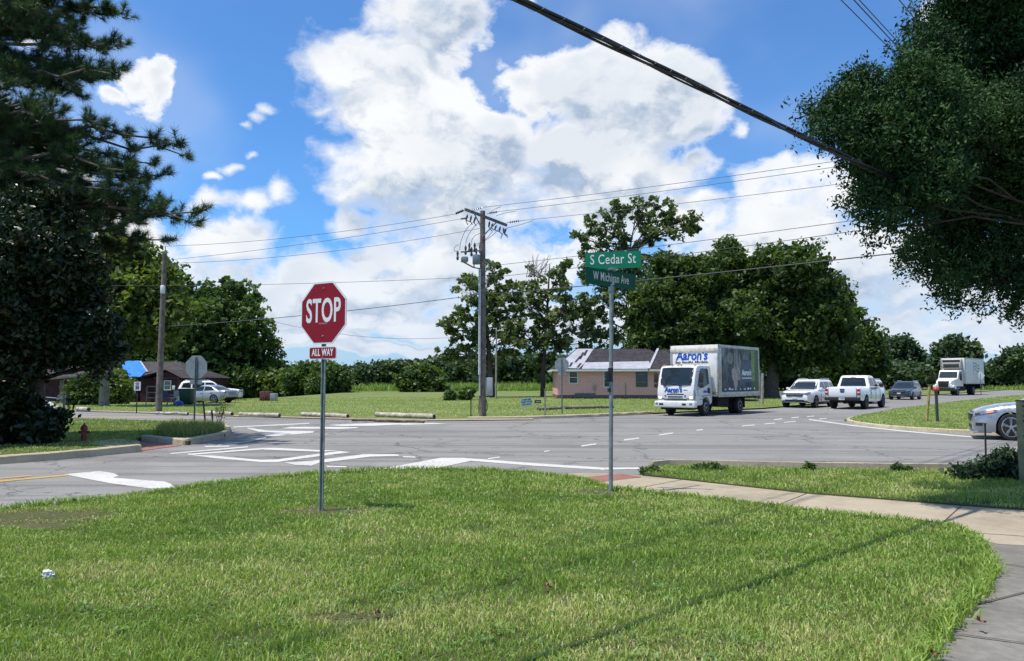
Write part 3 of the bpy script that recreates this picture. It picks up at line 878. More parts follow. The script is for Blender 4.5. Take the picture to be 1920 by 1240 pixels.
# --- right cedar
ced = [(1580,215,48,50),(1625,185,40,40),(1545,225,24,20),(1650,250,75,70),(1715,190,70,70),(1745,110,60,60),(1765,45,55,55),(1830,20,80,80),(1830,130,90,90),(1800,230,95,90),
       (1900,110,100,100),(1720,310,90,80),(1640,395,28,34),(1680,330,50,40),(1795,400,85,80),(1880,330,110,110),(1752,485,42,50),(1792,545,45,30),(1860,480,90,70),(1925,560,34,40),(1905,520,30,30),(1960,250,120,150),(1850,-80,110,110),(1960,-60,140,150),(1660,425,22,24),(2020,420,130,110),(2060,60,150,170)]
CY0 = 10.4
ced = [(*q_, -1.25) if (1560 < q_[0] < 1790 and 150 < q_[1] < 440) else q_ for q_ in ced] + [(1700, 260, 60, 55, 0.2), (1640, 300, 42, 34, -.2), (1775, 360, 70, 60, .4)]
tree('cedar_tree', 'big dark cedar leaning over the right side of the corner', 'tree', (D(2230, 900, 10.8).x, 10.8, 0), PB(ced, CY0, 0.9, .78), 0.13, 0.023, 420000, LM_CEDAR, M_BARKD, clump=0.36, nclump=760, shell=1.0, fill=0.40, puff=True, spray=0.040, limbk=.55, asp=2.6, twigs=0.04, fork=0.45, flat=0.95, vert=.5)
# --- magnolia on the left
mag = [(50,480,85),(110,525,60),(150,500,36),(165,560,34),(50,600,95),(130,610,60),(170,615,32),(150,655,32),(50,660,60,40),(205,640,26,40),(20,420,60),(-60,520,120),(-80,680,120),(110,440,40,34),(70,400,55),(100,665,40,30),(190,690,16,18)]
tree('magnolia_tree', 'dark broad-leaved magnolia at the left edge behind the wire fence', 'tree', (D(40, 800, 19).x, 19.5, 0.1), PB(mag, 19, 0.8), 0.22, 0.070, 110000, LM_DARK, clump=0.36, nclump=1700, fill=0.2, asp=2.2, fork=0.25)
# --- pine: limbs with bristling tufts
def pine():
    base = Vector((D(-250, 800, 20.5).x, 20.5, 0)); t = thing('pine_tree', 'tall pine at the top left with bristling needle tufts on long limbs', 'tree', base)
    tm = MB(); H_ = 19.0
    tm.tube([(0, 0, -.1), (0.1, 0, 5), (0.05, .1, 10), (0, 0, H_)], [0.42, 0.34, 0.25, 0.07], 10)
    tips = []
    BR = [(-120, (230, 25)), (-90, (225, 85)), (-60, (228, 128)), (-20, (150, 180)), (10, (200, 235)), (60, (120, 260)), (70, (170, 300)), (90, (345, 292)), (140, (300, 330)), (160, (240, 355)), (190, (368, 398)),
          (215, (300, 385)), (240, (310, 450)), (260, (200, 420)), (300, (150, 440)), (290, (260, 415)), (-160, (200, -30)), (-200, (180, -90)), (-50, (120, 60)), (0, (80, 150)), (100, (60, 330)), (210, (60, 400)), (-10, (215, 140)), (30, (110, 210)), (125, (235, 320)), (170, (150, 345)), (-100, (60, 20)), (-100, (150, 40)), (250, (250, 450))]
    for y0, (ex_, ey_) in BR:
        for rep in range(3):
            Y = 20.5 + random.uniform(-1.8, 1.8)
            a = Vector((0, 0, D(-250, y0 + 90, 20.5).z)); c = D(ex_ + (0 if rep == 0 else random.uniform(-70, -10)), ey_ + (0 if rep == 0 else random.uniform(-22, 22)), Y) - base
            a.z = min(a.z, c.z + 0.6)
            pts = limb(tm, a, c, 0.09, 0.018, 0.06, 10, 5)
            for i in range(3, 11):
                p = pts[i]; k = 5 if i < 10 else 3
                for _ in range(k):
                    L = random.uniform(0.32, 0.95) * (1.15 - i / 14)
                    dv = Vector((random.uniform(0.0, 1.0), random.uniform(-1, 1), random.uniform(-.35, .55))).normalized()
                    q_ = p + dv * L + Vector((0, 0, 0.05))
                    tm.tube([p, p.lerp(q_, .5) + Vector((0, 0, -.03)), q_], [0.011, 0.008, 0.005], 4)
                    tips.append((q_, (q_ - p).normalized())); 
                    if random.random() < .75: tips.append((p.lerp(q_, .55) + Vector([random.uniform(-.1, .1) for _ in range(3)]), dv))
            tips.append((pts[-1], (pts[-1] - pts[-2]).normalized()))
    tm.build('trunk', M_BARK, t, smooth=60)
    T = np.array([list(a) for a, _ in tips]); U = np.array([list(c) for _, c in tips]); nt = len(T); K = 80
    U = np.repeat(U + np.array([0, 0, .35]), K, 0); O = np.repeat(T, K, 0)
    d = RNG.normal(size=(nt * K, 3)); d /= np.linalg.norm(d, axis=1)[:, None]
    d = d + U * .75; d /= np.linalg.norm(d, axis=1)[:, None]
    O = O - U * (RNG.random(nt * K)[:, None] * .16)
    L = (0.17 + 0.11 * RNG.random(nt * K))[:, None]
    sd = np.cross(d, RNG.normal(size=(nt * K, 3))); sd /= np.linalg.norm(sd, axis=1)[:, None]
    V = np.stack([O - sd * .0055, O + sd * .0055, O + d * L], 1).reshape(-1, 3)
    Fc = (np.arange(nt * K) * 3)[:, None] + [0, 1, 2]
    rn = np.clip(np.repeat(RNG.random(nt) ** 1.6, K) * .7 + RNG.random(nt * K) * .3, 0, 1)
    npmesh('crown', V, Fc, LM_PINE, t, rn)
    return t


pine()
# --- trees across the far road on the left
tree('sycamore_tree', 'pale-green tree with a thick grey trunk in front of the maroon house', 'tree', tuple(GH(195, 762)), PB([(215,480,45),(265,500,48),(235,560,60),(300,540,42),(190,560,50),(290,600,50),(250,625,42),(200,650,40),(320,590,35),(170,640,40),(295,635,26)], GH(195, 762).y, 0.7), 0.27, 0.24, 26000, LM_PALE, M_BARKP, clump=0.85, nclump=520, fill=0.2, twigs=.5)
tree('broadleaf_tree', 'broad green tree behind the leaning utility pole and maroon house', 'tree', g0(330, 116), PB([(340,610,50),(330,560,40),(360,650,55),(390,600,45),(300,650,50),(340,700,55),(385,680,50),(320,530,25)], 116, 0.7), 0.45, 0.44, 30000, LM_MID, clump=1.9, nclump=300, puff=True, shell=1.12, fill=0.2)
tree('broadleaf_tree', 'tall rounded tree with pale leafy tops left of the stop sign', 'tree', g0(440, 120), PB([(400,575,38),(435,570,42),(385,550,18),(425,555,25),(450,610,50),(410,640,50),(470,650,42),(440,690,55),(485,690,40),(495,720,30)], 120, 0.7), 0.45, 0.44, 34000, LM_MID, clump=1.8, nclump=330, puff=True, shell=1.12, fill=0.2)
tree('thin_tree', 'thin wispy sapling against the sky beside the rounded left tree', 'tree', g0(508, 118), PB([(512,655,14),(522,668,10),(515,640,12),(505,690,18)], 118, 0.5), 0.09, 0.26, 1500, LM_PALE, clump=0.8, nclump=60, fill=0.1)
tree('broadleaf_tree', 'dark understorey tree at the left end of the far lawn', 'tree', g0(380, 114), PB([(370,720,30,35),(420,725,40,35),(470,725,35,32),(500,735,22,22),(340,710,35,35)], 114, 0.5), 0.3, 0.45, 14000, LM_OAK, clump=1.6, nclump=220, fill=0.1)
# --- airy trees around the tall pole
tree('sycamore_tree', 'airy tree with sparse clumped leaves just left of the tall utility pole', 'tree', g0(923, 74), PB([(880,545,30),(925,510,28),(850,600,26),(890,600,36),(940,570,36),(860,655,26),(920,640,40),(965,600,26),(905,690,32,24),(835,620,14),(955,650,30),(870,530,16),(835,660,16),(960,540,20),(915,575,26)], 74, 0.8), 0.25, 0.30, 6500, LM_AIRY, clump=0.50, nclump=250, fill=0.35, twigs=.9, flat=.8, shell=1.08)
tree('sycamore_tree', 'airy tree with dead bare twigs at its top between the two tall posts', 'tree', g0(1018, 76), PB([(990,530,26),(1045,530,30),(1005,575,32),(1060,575,34),(1040,620,40),(985,625,28),(1090,610,26),(1020,660,32,26),(1070,650,26,20),(960,560,18),(1095,570,22),(1110,640,24),(1065,500,16),(950,610,20)], 76, 0.8), 0.24, 0.30, 6200, LM_AIRY, clump=0.50, nclump=230, fill=0.35, twigs=.9, flat=.8, shell=1.08)
tree('sycamore_tree', 'tallest open-crowned tree rising behind the street name signs', 'tree', g0(1195, 88), PB([(1120,420,24),(1160,400,26),(1205,395,26),(1245,395,26),(1290,410,20),(1110,465,28),(1160,450,30),(1215,440,28),(1265,430,24),(1300,430,12),(1090,445,14),(1115,515,30),(1160,500,32),(1130,560,32),(1170,560,34),(1105,590,24),(1140,620,30),(1200,500,30)], 88, 0.7), 0.36, 0.32, 9500, LM_AIRY, clump=0.55, nclump=350, fill=0.35, twigs=.9, flat=.8, top=17, shell=1.08)
# dead twigs on top
dt = MB()
for _ in range(26):
    a = D(1000 + random.uniform(-14, 22), 520, 76); limb(dt, a, D(1003 + random.uniform(-26, 34), random.uniform(474, 505), 76), 0.045, 0.012, .05, 4, 4)
dt.build('dead_branches', M_BARKP, None)
_t = [o_ for o_ in COL.objects if o_.get('label', '').startswith('airy tree with dead')][0]
_d = [o_ for o_ in COL.objects if o_.name == 'dead_branches'][0]
_d.data.transform(Matrix.Translation(-_t.location)); _d.parent = _t
# --- big dark trees right of centre
tree('cedar_tree', 'dark cedar overhanging the pink house roof', 'tree', g0(1262, 74), PB([(1215,600,34),(1240,560,38),(1275,530,34),(1235,640,38),(1290,580,44),(1280,640,46),(1205,560,22),(1215,655,24,16),(1250,500,22),(1300,500,24),(1200,640,20)], 74, 0.8), 0.3, 0.22, 60000, LM_OAK, clump=1.0, nclump=434, puff=True, shell=1.12, fill=0.25, asp=2.2)
tree('cedar_tree', 'pointed dark cedar in the middle of the big tree group', 'tree', g0(1365, 72), PB([(1370,462,13),(1370,490,24),(1350,530,36),(1395,530,32),(1340,580,45),(1400,590,45),(1350,640,48),(1400,640,40),(1320,620,40)], 72, 0.8), 0.3, 0.22, 60000, LM_OAK, clump=0.95, nclump=434, puff=True, shell=1.12, fill=0.25, asp=2.2)
tree('oak_tree', 'broad oak with a thick trunk behind the box truck', 'tree', (G(1447, 747).x, G(1447, 747).y, 0), PB([(1430,500,28),(1465,505,36),(1505,505,38),(1545,530,28),(1440,560,42),(1490,570,46),(1540,580,40),(1560,560,22),(1440,620,38),(1490,635,38),(1530,640,36),(1565,625,28),(1470,680,30,14),(1400,600,40),(1555,668,24,16)], G(1447, 747).y - 1, 0.8), 0.62, 0.26, 70000, LM_OAK, clump=1.15, nclump=527, puff=True, shell=1.12, fill=0.3, fork=.25)
tree('oak_tree', 'lower mid-green tree at the right end of the big tree group', 'tree', g0(1600, 92), PB([(1580,640,30),(1610,630,30),(1632,648,20),(1600,670,34),(1560,680,30),(1640,680,20,26),(1570,610,24),(1590,590,18)], 92, 0.8), 0.3, 0.36, 20000, LM_OAK, clump=1.1, nclump=330, fill=0.2)
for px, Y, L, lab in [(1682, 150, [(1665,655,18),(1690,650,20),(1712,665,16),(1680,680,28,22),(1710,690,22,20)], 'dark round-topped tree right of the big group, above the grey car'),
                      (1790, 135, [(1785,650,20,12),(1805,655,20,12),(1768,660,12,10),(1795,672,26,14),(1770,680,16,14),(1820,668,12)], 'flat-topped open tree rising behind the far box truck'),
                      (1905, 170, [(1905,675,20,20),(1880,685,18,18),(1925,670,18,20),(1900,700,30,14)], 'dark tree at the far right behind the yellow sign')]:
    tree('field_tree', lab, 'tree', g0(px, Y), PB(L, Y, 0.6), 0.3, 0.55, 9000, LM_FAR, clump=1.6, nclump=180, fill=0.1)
# --- shrubs
for px, Y, L, lab, lm in [(563, 108, [(548,715,18),(570,705,26,24),(590,722,22,18),(555,735,18,12)], 'olive bush left of the stop sign post in the far field', LM_MID),
                          (625, 104, [(615,705,24,26),(640,715,18,22),(600,728,22,18),(630,735,24,14)], 'bright green bush right of the stop sign post in the far field', LM_MID),
                          (528, 112, [(520,715,16,18),(540,725,14,14),(510,730,12,14)], 'brownish bush beside the dark tree group on the far lawn', LM_PALE),
                          (790, 108, [(775,715,26,26),(800,705,24,20),(815,722,22,20),(790,730,34,16)], 'dark green bush in the far field left of the utility pole', LM_OAK)]:
    tree('bush', lab, 'bush', g0(px, Y), PB(L, Y, 0.6), 0.12, 0.42, 8000, lm, clump=1.1, nclump=150, fill=0.1, fork=0.1)
for px, py, L, lab in [(872, 751, [(868,738,9,8),(880,735,9,8),(874,744,10,6)], 'small dark shrub on the far lawn left of the utility pole'), (845, 752, [(845,742,7,6),(843,747,7,4)], 'low rounded shrub left of the small dark shrub')]:
    b_ = G(px, py); tree('shrub', lab, 'bush', (b_.x, b_.y, 0), PB(L, b_.y, 0.5), 0.07, 0.22, 1500, LM_MID, clump=0.35, nclump=60, fill=0.0, fork=0.05)
for px, py, L, lab, lm in [(220, 758, [(214,712,20,20),(226,735,16,20),(210,745,14,14)], 'bright green bush in front of the maroon house right of the grey trunk', LM_PALE), (160, 760, [(165,728,18,20),(150,742,18,16),(172,746,12,12)], 'dark bush left of the thick grey trunk by the shed', LM_OAK)]:
    b_ = GH(px, py); tree('bush', lab, 'bush', tuple(b_), PB(L, b_.y, 0.5), 0.10, 0.22, 6000, lm, clump=0.8, nclump=90, fill=0.1, fork=0.1)
b_ = G(30, 838)
tree('shrub', 'dark leafy shrub at the left edge by the fence posts', 'bush', (b_.x, b_.y, 0.1), PB([(30,800,45,35),(70,812,30,26),(90,792,18,18),(112,780,14,7),(10,760,40,40),(55,775,28,26),(80,826,24,11),(-40,800,60,50)], 18.6, 0.5), 0.08, 0.085, 14000, LM_DARK, clump=0.3, nclump=340, fill=0.1, fork=0.05, asp=2.4)
b_ = G(1890, 893, .1)
tree('shrub', 'dark tangled bush at the foot of the weathered post on the right', 'bush', (b_.x, b_.y, 0.09), PB([(1860,874,28,16),(1888,864,22,22),(1830,881,20,9),(1905,880,30,18),(1800,885,16,6),(1950,874,44,24)], 12.0, 0.6), 0.02, 0.034, 6500, LM_SHRUB, clump=0.16, nclump=200, fill=0.1, fork=0.05, asp=3.0)
# weedy clumps on the kerb edge
for px, py, L, lab in [(1213, 885, [(1213,884,12,5),(1228,882,12,6)], 'small leafy weed at the start of the kerb by the ramp'), (1325, 881, [(1320,877,22,7),(1345,876,12,5)], 'leafy weed clump on the verge strip left'), (1690, 884, [(1685,879,10,6),(1700,880,8,4)], 'leafy weed clump in the middle of the verge strip'), (1519, 883, [(1518,877,7,8)], 'upright weed on the verge strip kerb')]:
    b_ = G(px, py, .09); tree('weed', lab, 'weed', (b_.x, b_.y, 0.09), PB(L, b_.y, 0.3), 0.006, 0.035, 900, LM_MID, clump=0.07, nclump=40, fill=0.0, fork=0.05, asp=2.2)
# --- woods at the horizon
def woods(name, label, pts, hs, n, lm, leaf=0.9, depth=14):
    """pts [(px, Y)], hs matching top py; one mass of crowns"""
    V, Fs, Rn, k0 = [], [], [], 0
    P = []; Cr = []
    for (a, ya, ha), (c, yc, hc) in zip([(*p, h) for p, h in zip(pts, hs)][:-1], [(*p, h) for p, h in zip(pts, hs)][1:]):
        steps = max(2, int(abs(c - a) * ya / F / 3.2))
        for i in range(steps):
            for row in range(3):
                t = (i + random.random()) / steps; Y = ya + (yc - ya) * t + row * depth / 3 + random.uniform(-2, 2); px = a + (c - a) * t
                top = D(px, ha + (hc - ha) * t, Y).z * random.uniform(0.80, 1.06)
                cx_ = D(px, 700, Y).x
                nb3 = 26
                for _ in range(nb3):
                    P.append((cx_ + random.gauss(0, 1.5), Y + random.gauss(0, 1.5), top * (1 - abs(random.gauss(0, .33))) - 0.6)); 
                    Cr.append((random.random() if _ % 5 == 0 else Cr[-1] if Cr else .5))
    P = np.array(P); Cr = np.array(Cr); P[:, 2] = np.abs(P[:, 2]) + .2
    per = max(3, n // len(P))
    Q = (P[:, None, :] + RNG.normal(size=(len(P), per, 3)) * np.array([.75, .75, .6])).reshape(-1, 3)
    V, Fc = leaf_quads(Q, leaf * (0.5 + 0.9 * RNG.random(len(Q))), 1.4, 0.3)
    o = npmesh(name, V, Fc, lm, None, np.clip(np.repeat(Cr, per) * .55 + .45 * RNG.random(len(Q)), 0, 1))
    return tag(o, label, 'woods', kind='stuff')


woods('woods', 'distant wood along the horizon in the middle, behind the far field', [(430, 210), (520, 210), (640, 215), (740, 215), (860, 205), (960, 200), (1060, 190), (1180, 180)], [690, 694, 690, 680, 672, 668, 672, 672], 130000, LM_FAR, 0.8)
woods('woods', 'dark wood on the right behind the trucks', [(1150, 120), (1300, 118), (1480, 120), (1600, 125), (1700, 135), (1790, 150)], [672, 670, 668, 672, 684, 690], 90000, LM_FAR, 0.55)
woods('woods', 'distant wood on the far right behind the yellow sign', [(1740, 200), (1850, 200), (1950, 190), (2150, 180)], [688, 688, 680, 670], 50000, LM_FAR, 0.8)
woods('woods', 'dark undergrowth behind the maroon house on the left', [(-200, 122), (0, 120), (120, 118), (250, 120), (340, 122), (500, 125)], [600, 640, 650, 650, 650, 680], 60000, LM_OAK, 0.6, 8)
# ================================================================== VEHICLES
M_WHITE = mat('white_paint', (0.78, 0.78, 0.76), 0.25, var=0.0, coat=0.8, dirt=0.04)
M_OFFW = mat('white_truck_paint', (0.74, 0.74, 0.71), 0.35, var=0.05, coat=0.3, dirt=0.25)
M_SILVER = mat('silver_paint', (0.36, 0.375, 0.40), 0.32, 0.5, var=0.0, coat=0.9)
M_GREYP = mat('dark_grey_paint', (0.045, 0.050, 0.075), 0.3, 0.4, var=0.0, coat=0.9)
M_BLACKP = mat('black_plastic', (0.018, 0.018, 0.019), 0.55, var=0.2)
M_UNDER = mat('underbody', (0.012, 0.012, 0.012), 0.9)
M_TYRE = mat('tyre_rubber', (0.022, 0.021, 0.020), 0.85, var=0.2)
M_RIM = mat('rim_alloy', (0.52, 0.53, 0.54), 0.3, 0.9, var=0.1)
M_RIMD = mat('rim_dark', (0.05, 0.05, 0.055), 0.35, 0.6)
M_CHROMED = mat('dark_chrome', (0.20, 0.20, 0.21), 0.3, 0.7)
M_CHROME = mat('chrome', (0.70, 0.70, 0.70), 0.2, 1.0, var=0.05)
M_GLASS = glassmat('car_glass', (.012, .016, .018), .05)
M_GLASSB = glassmat('windscreen', (0.014, 0.020, 0.022), .05)
M_LAMP = mat('headlamp', (0.26, 0.28, 0.30), 0.08, 0.3, var=0.2, coat=1.0)
M_LAMPON = mat('headlamp_lit', (0.9, 0.85, 0.7), 0.2, emit=(1.0, 0.85, 0.6, 0.9))
M_AMBER = mat('amber_lens', (0.75, 0.22, 0.03), 0.15, coat=1.0)
M_RED = mat('red_lens', (0.42, 0.015, 0.02), 0.15, coat=1.0)
M_PLATE = mat('licence_plate', (0.70, 0.72, 0.72), 0.4)
M_INK = mat('black_ink', (0.02, 0.02, 0.025), 0.5)
M_SEAM = mat('panel_gap', (0.03, 0.03, 0.03), 0.8)


def wheel(par, x, y, r, w, side, rimm, spokes=5, rimf=0.68, name='wheel'):
    m_ = MB(); o = 1 if side > 0 else -1
    m_.lathe([(r * rimf, -w / 2), (r * .93, -w / 2), (r, -w / 2 + .03), (r, w / 2 - .03), (r * .93, w / 2), (r * rimf, w / 2)], (0, 0, 0), 28, 'Y')
    t = m_.build(name, M_TYRE, par, smooth=50); t.location = (x, y, r)
    q_ = MB(); R = r * rimf
    q_.lathe([(R * .2, o * (w / 2 - .02)), (R * .99, o * (w / 2 - .10)), (R, o * (w / 2 - .005)), (R * .93, o * (w / 2 + .004)), (R * .90, o * (w / 2 - .02)), (R * .86, o * (w / 2 - .085))] if False else [(R, o * (w / 2 - .09)), (R, o * (w / 2 + .002)), (R * .92, o * (w / 2 + .006)), (R * .88, o * (w / 2 - .03))], (0, 0, 0), 28, 'Y')
    for k in range(spokes):
        a = 2 * math.pi * k / spokes + .3
        for da in (-.10, .10):
            Rm = Matrix.Rotation(-(a + da), 3, 'Y')
            q_.box(Rm @ Vector((R * .5, o * (w / 2 - .015), 0)), (R * .9, .03, R * .13), R=Rm)
    q_.lathe([(R * .2, o * (w / 2 - .05)), (R * .2, o * (w / 2 + .012)), (R * .12, o * (w / 2 + .02))], (0, 0, 0), 14, 'Y')
    q_.build('rim', rimm, t, smooth=40)
    d_ = MB(); d_.lathe([(R * .99, o * (w / 2 - .12)), (R * .99, o * (w / 2 - .10))], (0, 0, 0), 24, 'Y'); d_.build('brake_disc', M_RIMD, t)
    return t


def interp(S, x, k):
    xs = [q_[0] for q_ in S]; return float(np.interp(x, xs, [q_[k] for q_ in S]))


def car_body(par, S, arches, paint, N=84, crown=0.03):
    """S stations: x, zbottom, ztop, halfwidth (x ascending). arches: (xc, zc, r)"""
    xs = list(np.linspace(S[0][0], S[-1][0], N))
    for xc, zc, r in arches:
        xs += [xc - r, xc - r + .01, xc + r, xc + r - .01] + [xc + r * math.cos(a) for a in np.linspace(0.1, math.pi - .1, 14)]
    xs = sorted(set(round(v, 4) for v in xs)); ring = []
    for x in xs:
        zb0, zt, w = interp(S, x, 1), interp(S, x, 2), interp(S, x, 3); zb = zb0
        for xc, zc, r in arches:
            if abs(x - xc) < r: zb = max(zb, zc + math.sqrt(max(0, r * r - (x - xc) ** 2)))
        h0 = zt - zb0
        def W_(z):
            f = max(0, min(1, (z - zb0) / h0))
            return w * float(np.interp(f, [0, .12, .38, .62, .80, .93, 1.0], [.94, .985, 1.0, .992, .965, .915, .84]))
        zl = [zb, zb + (zt - zb) * .15, zb + (zt - zb) * .4, zb + (zt - zb) * .6, zb + (zt - zb) * .78, zb + (zt - zb) * .91, zb + (zt - zb) * .98]
        hp = [(0, zb), (W_(zb) * .6, zb)] + [(W_(z), z) for z in zl] + [(w * .70, zt + crown * .5), (w * .35, zt + crown * .9), (0, zt + crown)]
        full = hp + [(-y, z) for y, z in hp[-2:0:-1]]
        ring.append([(x, y, z) for y, z in full])
    n = len(ring[0]); m_ = MB(); hpn = len(hp)
    vs = [p for r in ring for p in r]
    for i in range(len(ring) - 1):
        for k in range(n):
            under = k in (0, 1, n - 1, n - 2)
            m_.mi  # material by side
    fs = []; mi = []
    for i in range(len(ring) - 1):
        for k in range(n):
            fs.append((i * n + k, i * n + (k + 1) % n, (i + 1) * n + (k + 1) % n, (i + 1) * n + k)); mi.append(1 if k in (0, 1, n - 1, n - 2) else 0)
    fs += [tuple(range(n)), tuple((len(ring) - 1) * n + k for k in range(n))[::-1]]; mi += [0, 0]
    m_.v = vs; m_.f = [list(f) for f in fs]; m_.mi = mi
    return m_.build('body', [paint, M_UNDER], par, smooth=48)


def cabin(par, Lv, paint, nr=5):
    """levels: (z, x_rear, x_front, halfwidth, corner radius)"""
    vs = []; n = 4 * nr
    for z, xr, xf, w, cr in Lv:
        for cx_, cy_, a0 in ((xf - cr, w - cr, 0), (xr + cr, w - cr, 90), (xr + cr, -w + cr, 180), (xf - cr, -w + cr, 270)):
            for k in range(nr):
                a = math.radians(a0 + 90 * k / (nr - 1)); vs.append((cx_ + cr * math.cos(a), cy_ + cr * math.sin(a), z))
    m_ = MB()
    fs = [(i * n + k, i * n + (k + 1) % n, (i + 1) * n + (k + 1) % n, (i + 1) * n + k) for i in range(len(Lv) - 1) for k in range(n)]
    fs += [tuple((len(Lv) - 1) * n + k for k in range(n))]
    m_.add(vs, fs)
    return m_.build('cabin', paint, par, smooth=40)


def cab_at(Lv, z, k): return float(np.interp(z, [l[0] for l in Lv], [l[k] for l in Lv]))


def glass_side(par, Lv, quad, name='window', m_=None, off=.008):
    """quad of (x,z) on both sides"""
    out = []
    for s_ in (1, -1):
        g = MB(); q_ = quad
        P_ = []
        K = 5
        A, B_, C_, D_ = q_      # bottom rear, bottom front, top front, top rear
        for i in range(K + 1):
            t = i / K
            for (a, c) in ((A, D_), (B_, C_)):
                x = a[0] + (c[0] - a[0]) * t; z = a[1] + (c[1] - a[1]) * t
                P_.append((x, s_ * (cab_at(Lv, z, 3) + off), z))
        g.add(P_, [(2 * i, 2 * i + 1, 2 * i + 3, 2 * i + 2) for i in range(K)])
        out.append(g.build(name, m_ or M_GLASS, par))
    return out


def glass_end(par, Lv, z0, z1, front=True, name='windshield', wf=.90, m_=None, off=.012):
    g = MB(); K, J = 5, 8; P_ = []
    for i in range(K + 1):
        z = z0 + (z1 - z0) * i / K; w = cab_at(Lv, z, 3) * wf
        for j in range(J + 1):
            u = -1 + 2 * j / J; cr = cab_at(Lv, z, 4)
            x = cab_at(Lv, z, 2 if front else 1); yy = u * w
            over = max(0, abs(yy) - (cab_at(Lv, z, 3) - cr)); dx = cr - math.sqrt(max(0, cr * cr - over * over))
            x = x - dx + off if front else x + dx - off
            P_.append((x, yy, z))
    g.add(P_, [(i * (J + 1) + j, i * (J + 1) + j + 1, (i + 1) * (J + 1) + j + 1, (i + 1) * (J + 1) + j) for i in range(K) for j in range(J)])
    return g.build(name, m_ or M_GLASSB, par, smooth=60)


def strip(name, par, m_, *boxes, bevel=0.0):
    g = MB()
    for bx in boxes: g.b2(*bx)
    return g.build(name, m_, par, bevel=bevel)


def mirrors(par, x, y, z, m_, s=(0.10, 0.18, 0.13)):
    for sd in (1, -1):
        g = MB(); g.box((x, sd * (y + s[1] / 2), z), s); g.box((x, sd * (y - .02), z - .03), (.05, .12, .04)); g.build('mirror', m_, par, bevel=.025)


def seams(par, hw, lines):
    for sd in (1, -1):
        for x, z0, z1 in lines:
            g = MB(); g.b2(x - .006, x + .006, sd * hw - .006 if sd > 0 else -hw - .006, sd * hw + .006 if sd > 0 else -hw + .006, z0, z1); g.build('door_seam', M_SEAM, par)


def place(t, px, py, lx, ly, hx, hy):
    """put local ground point (lx, ly) where the photo shows it, heading (hx, hy)"""
    p = GH(px, py, 0.0); h = Vector((hx, hy, 0)).normalized(); l = Vector((-h.y, h.x, 0))
    t.rotation_euler = (0, 0, math.atan2(h.y, h.x)); t.location = Vector((p.x, p.y, p.z)) - h * lx * t.scale.x - l * ly * t.scale.x
    return t


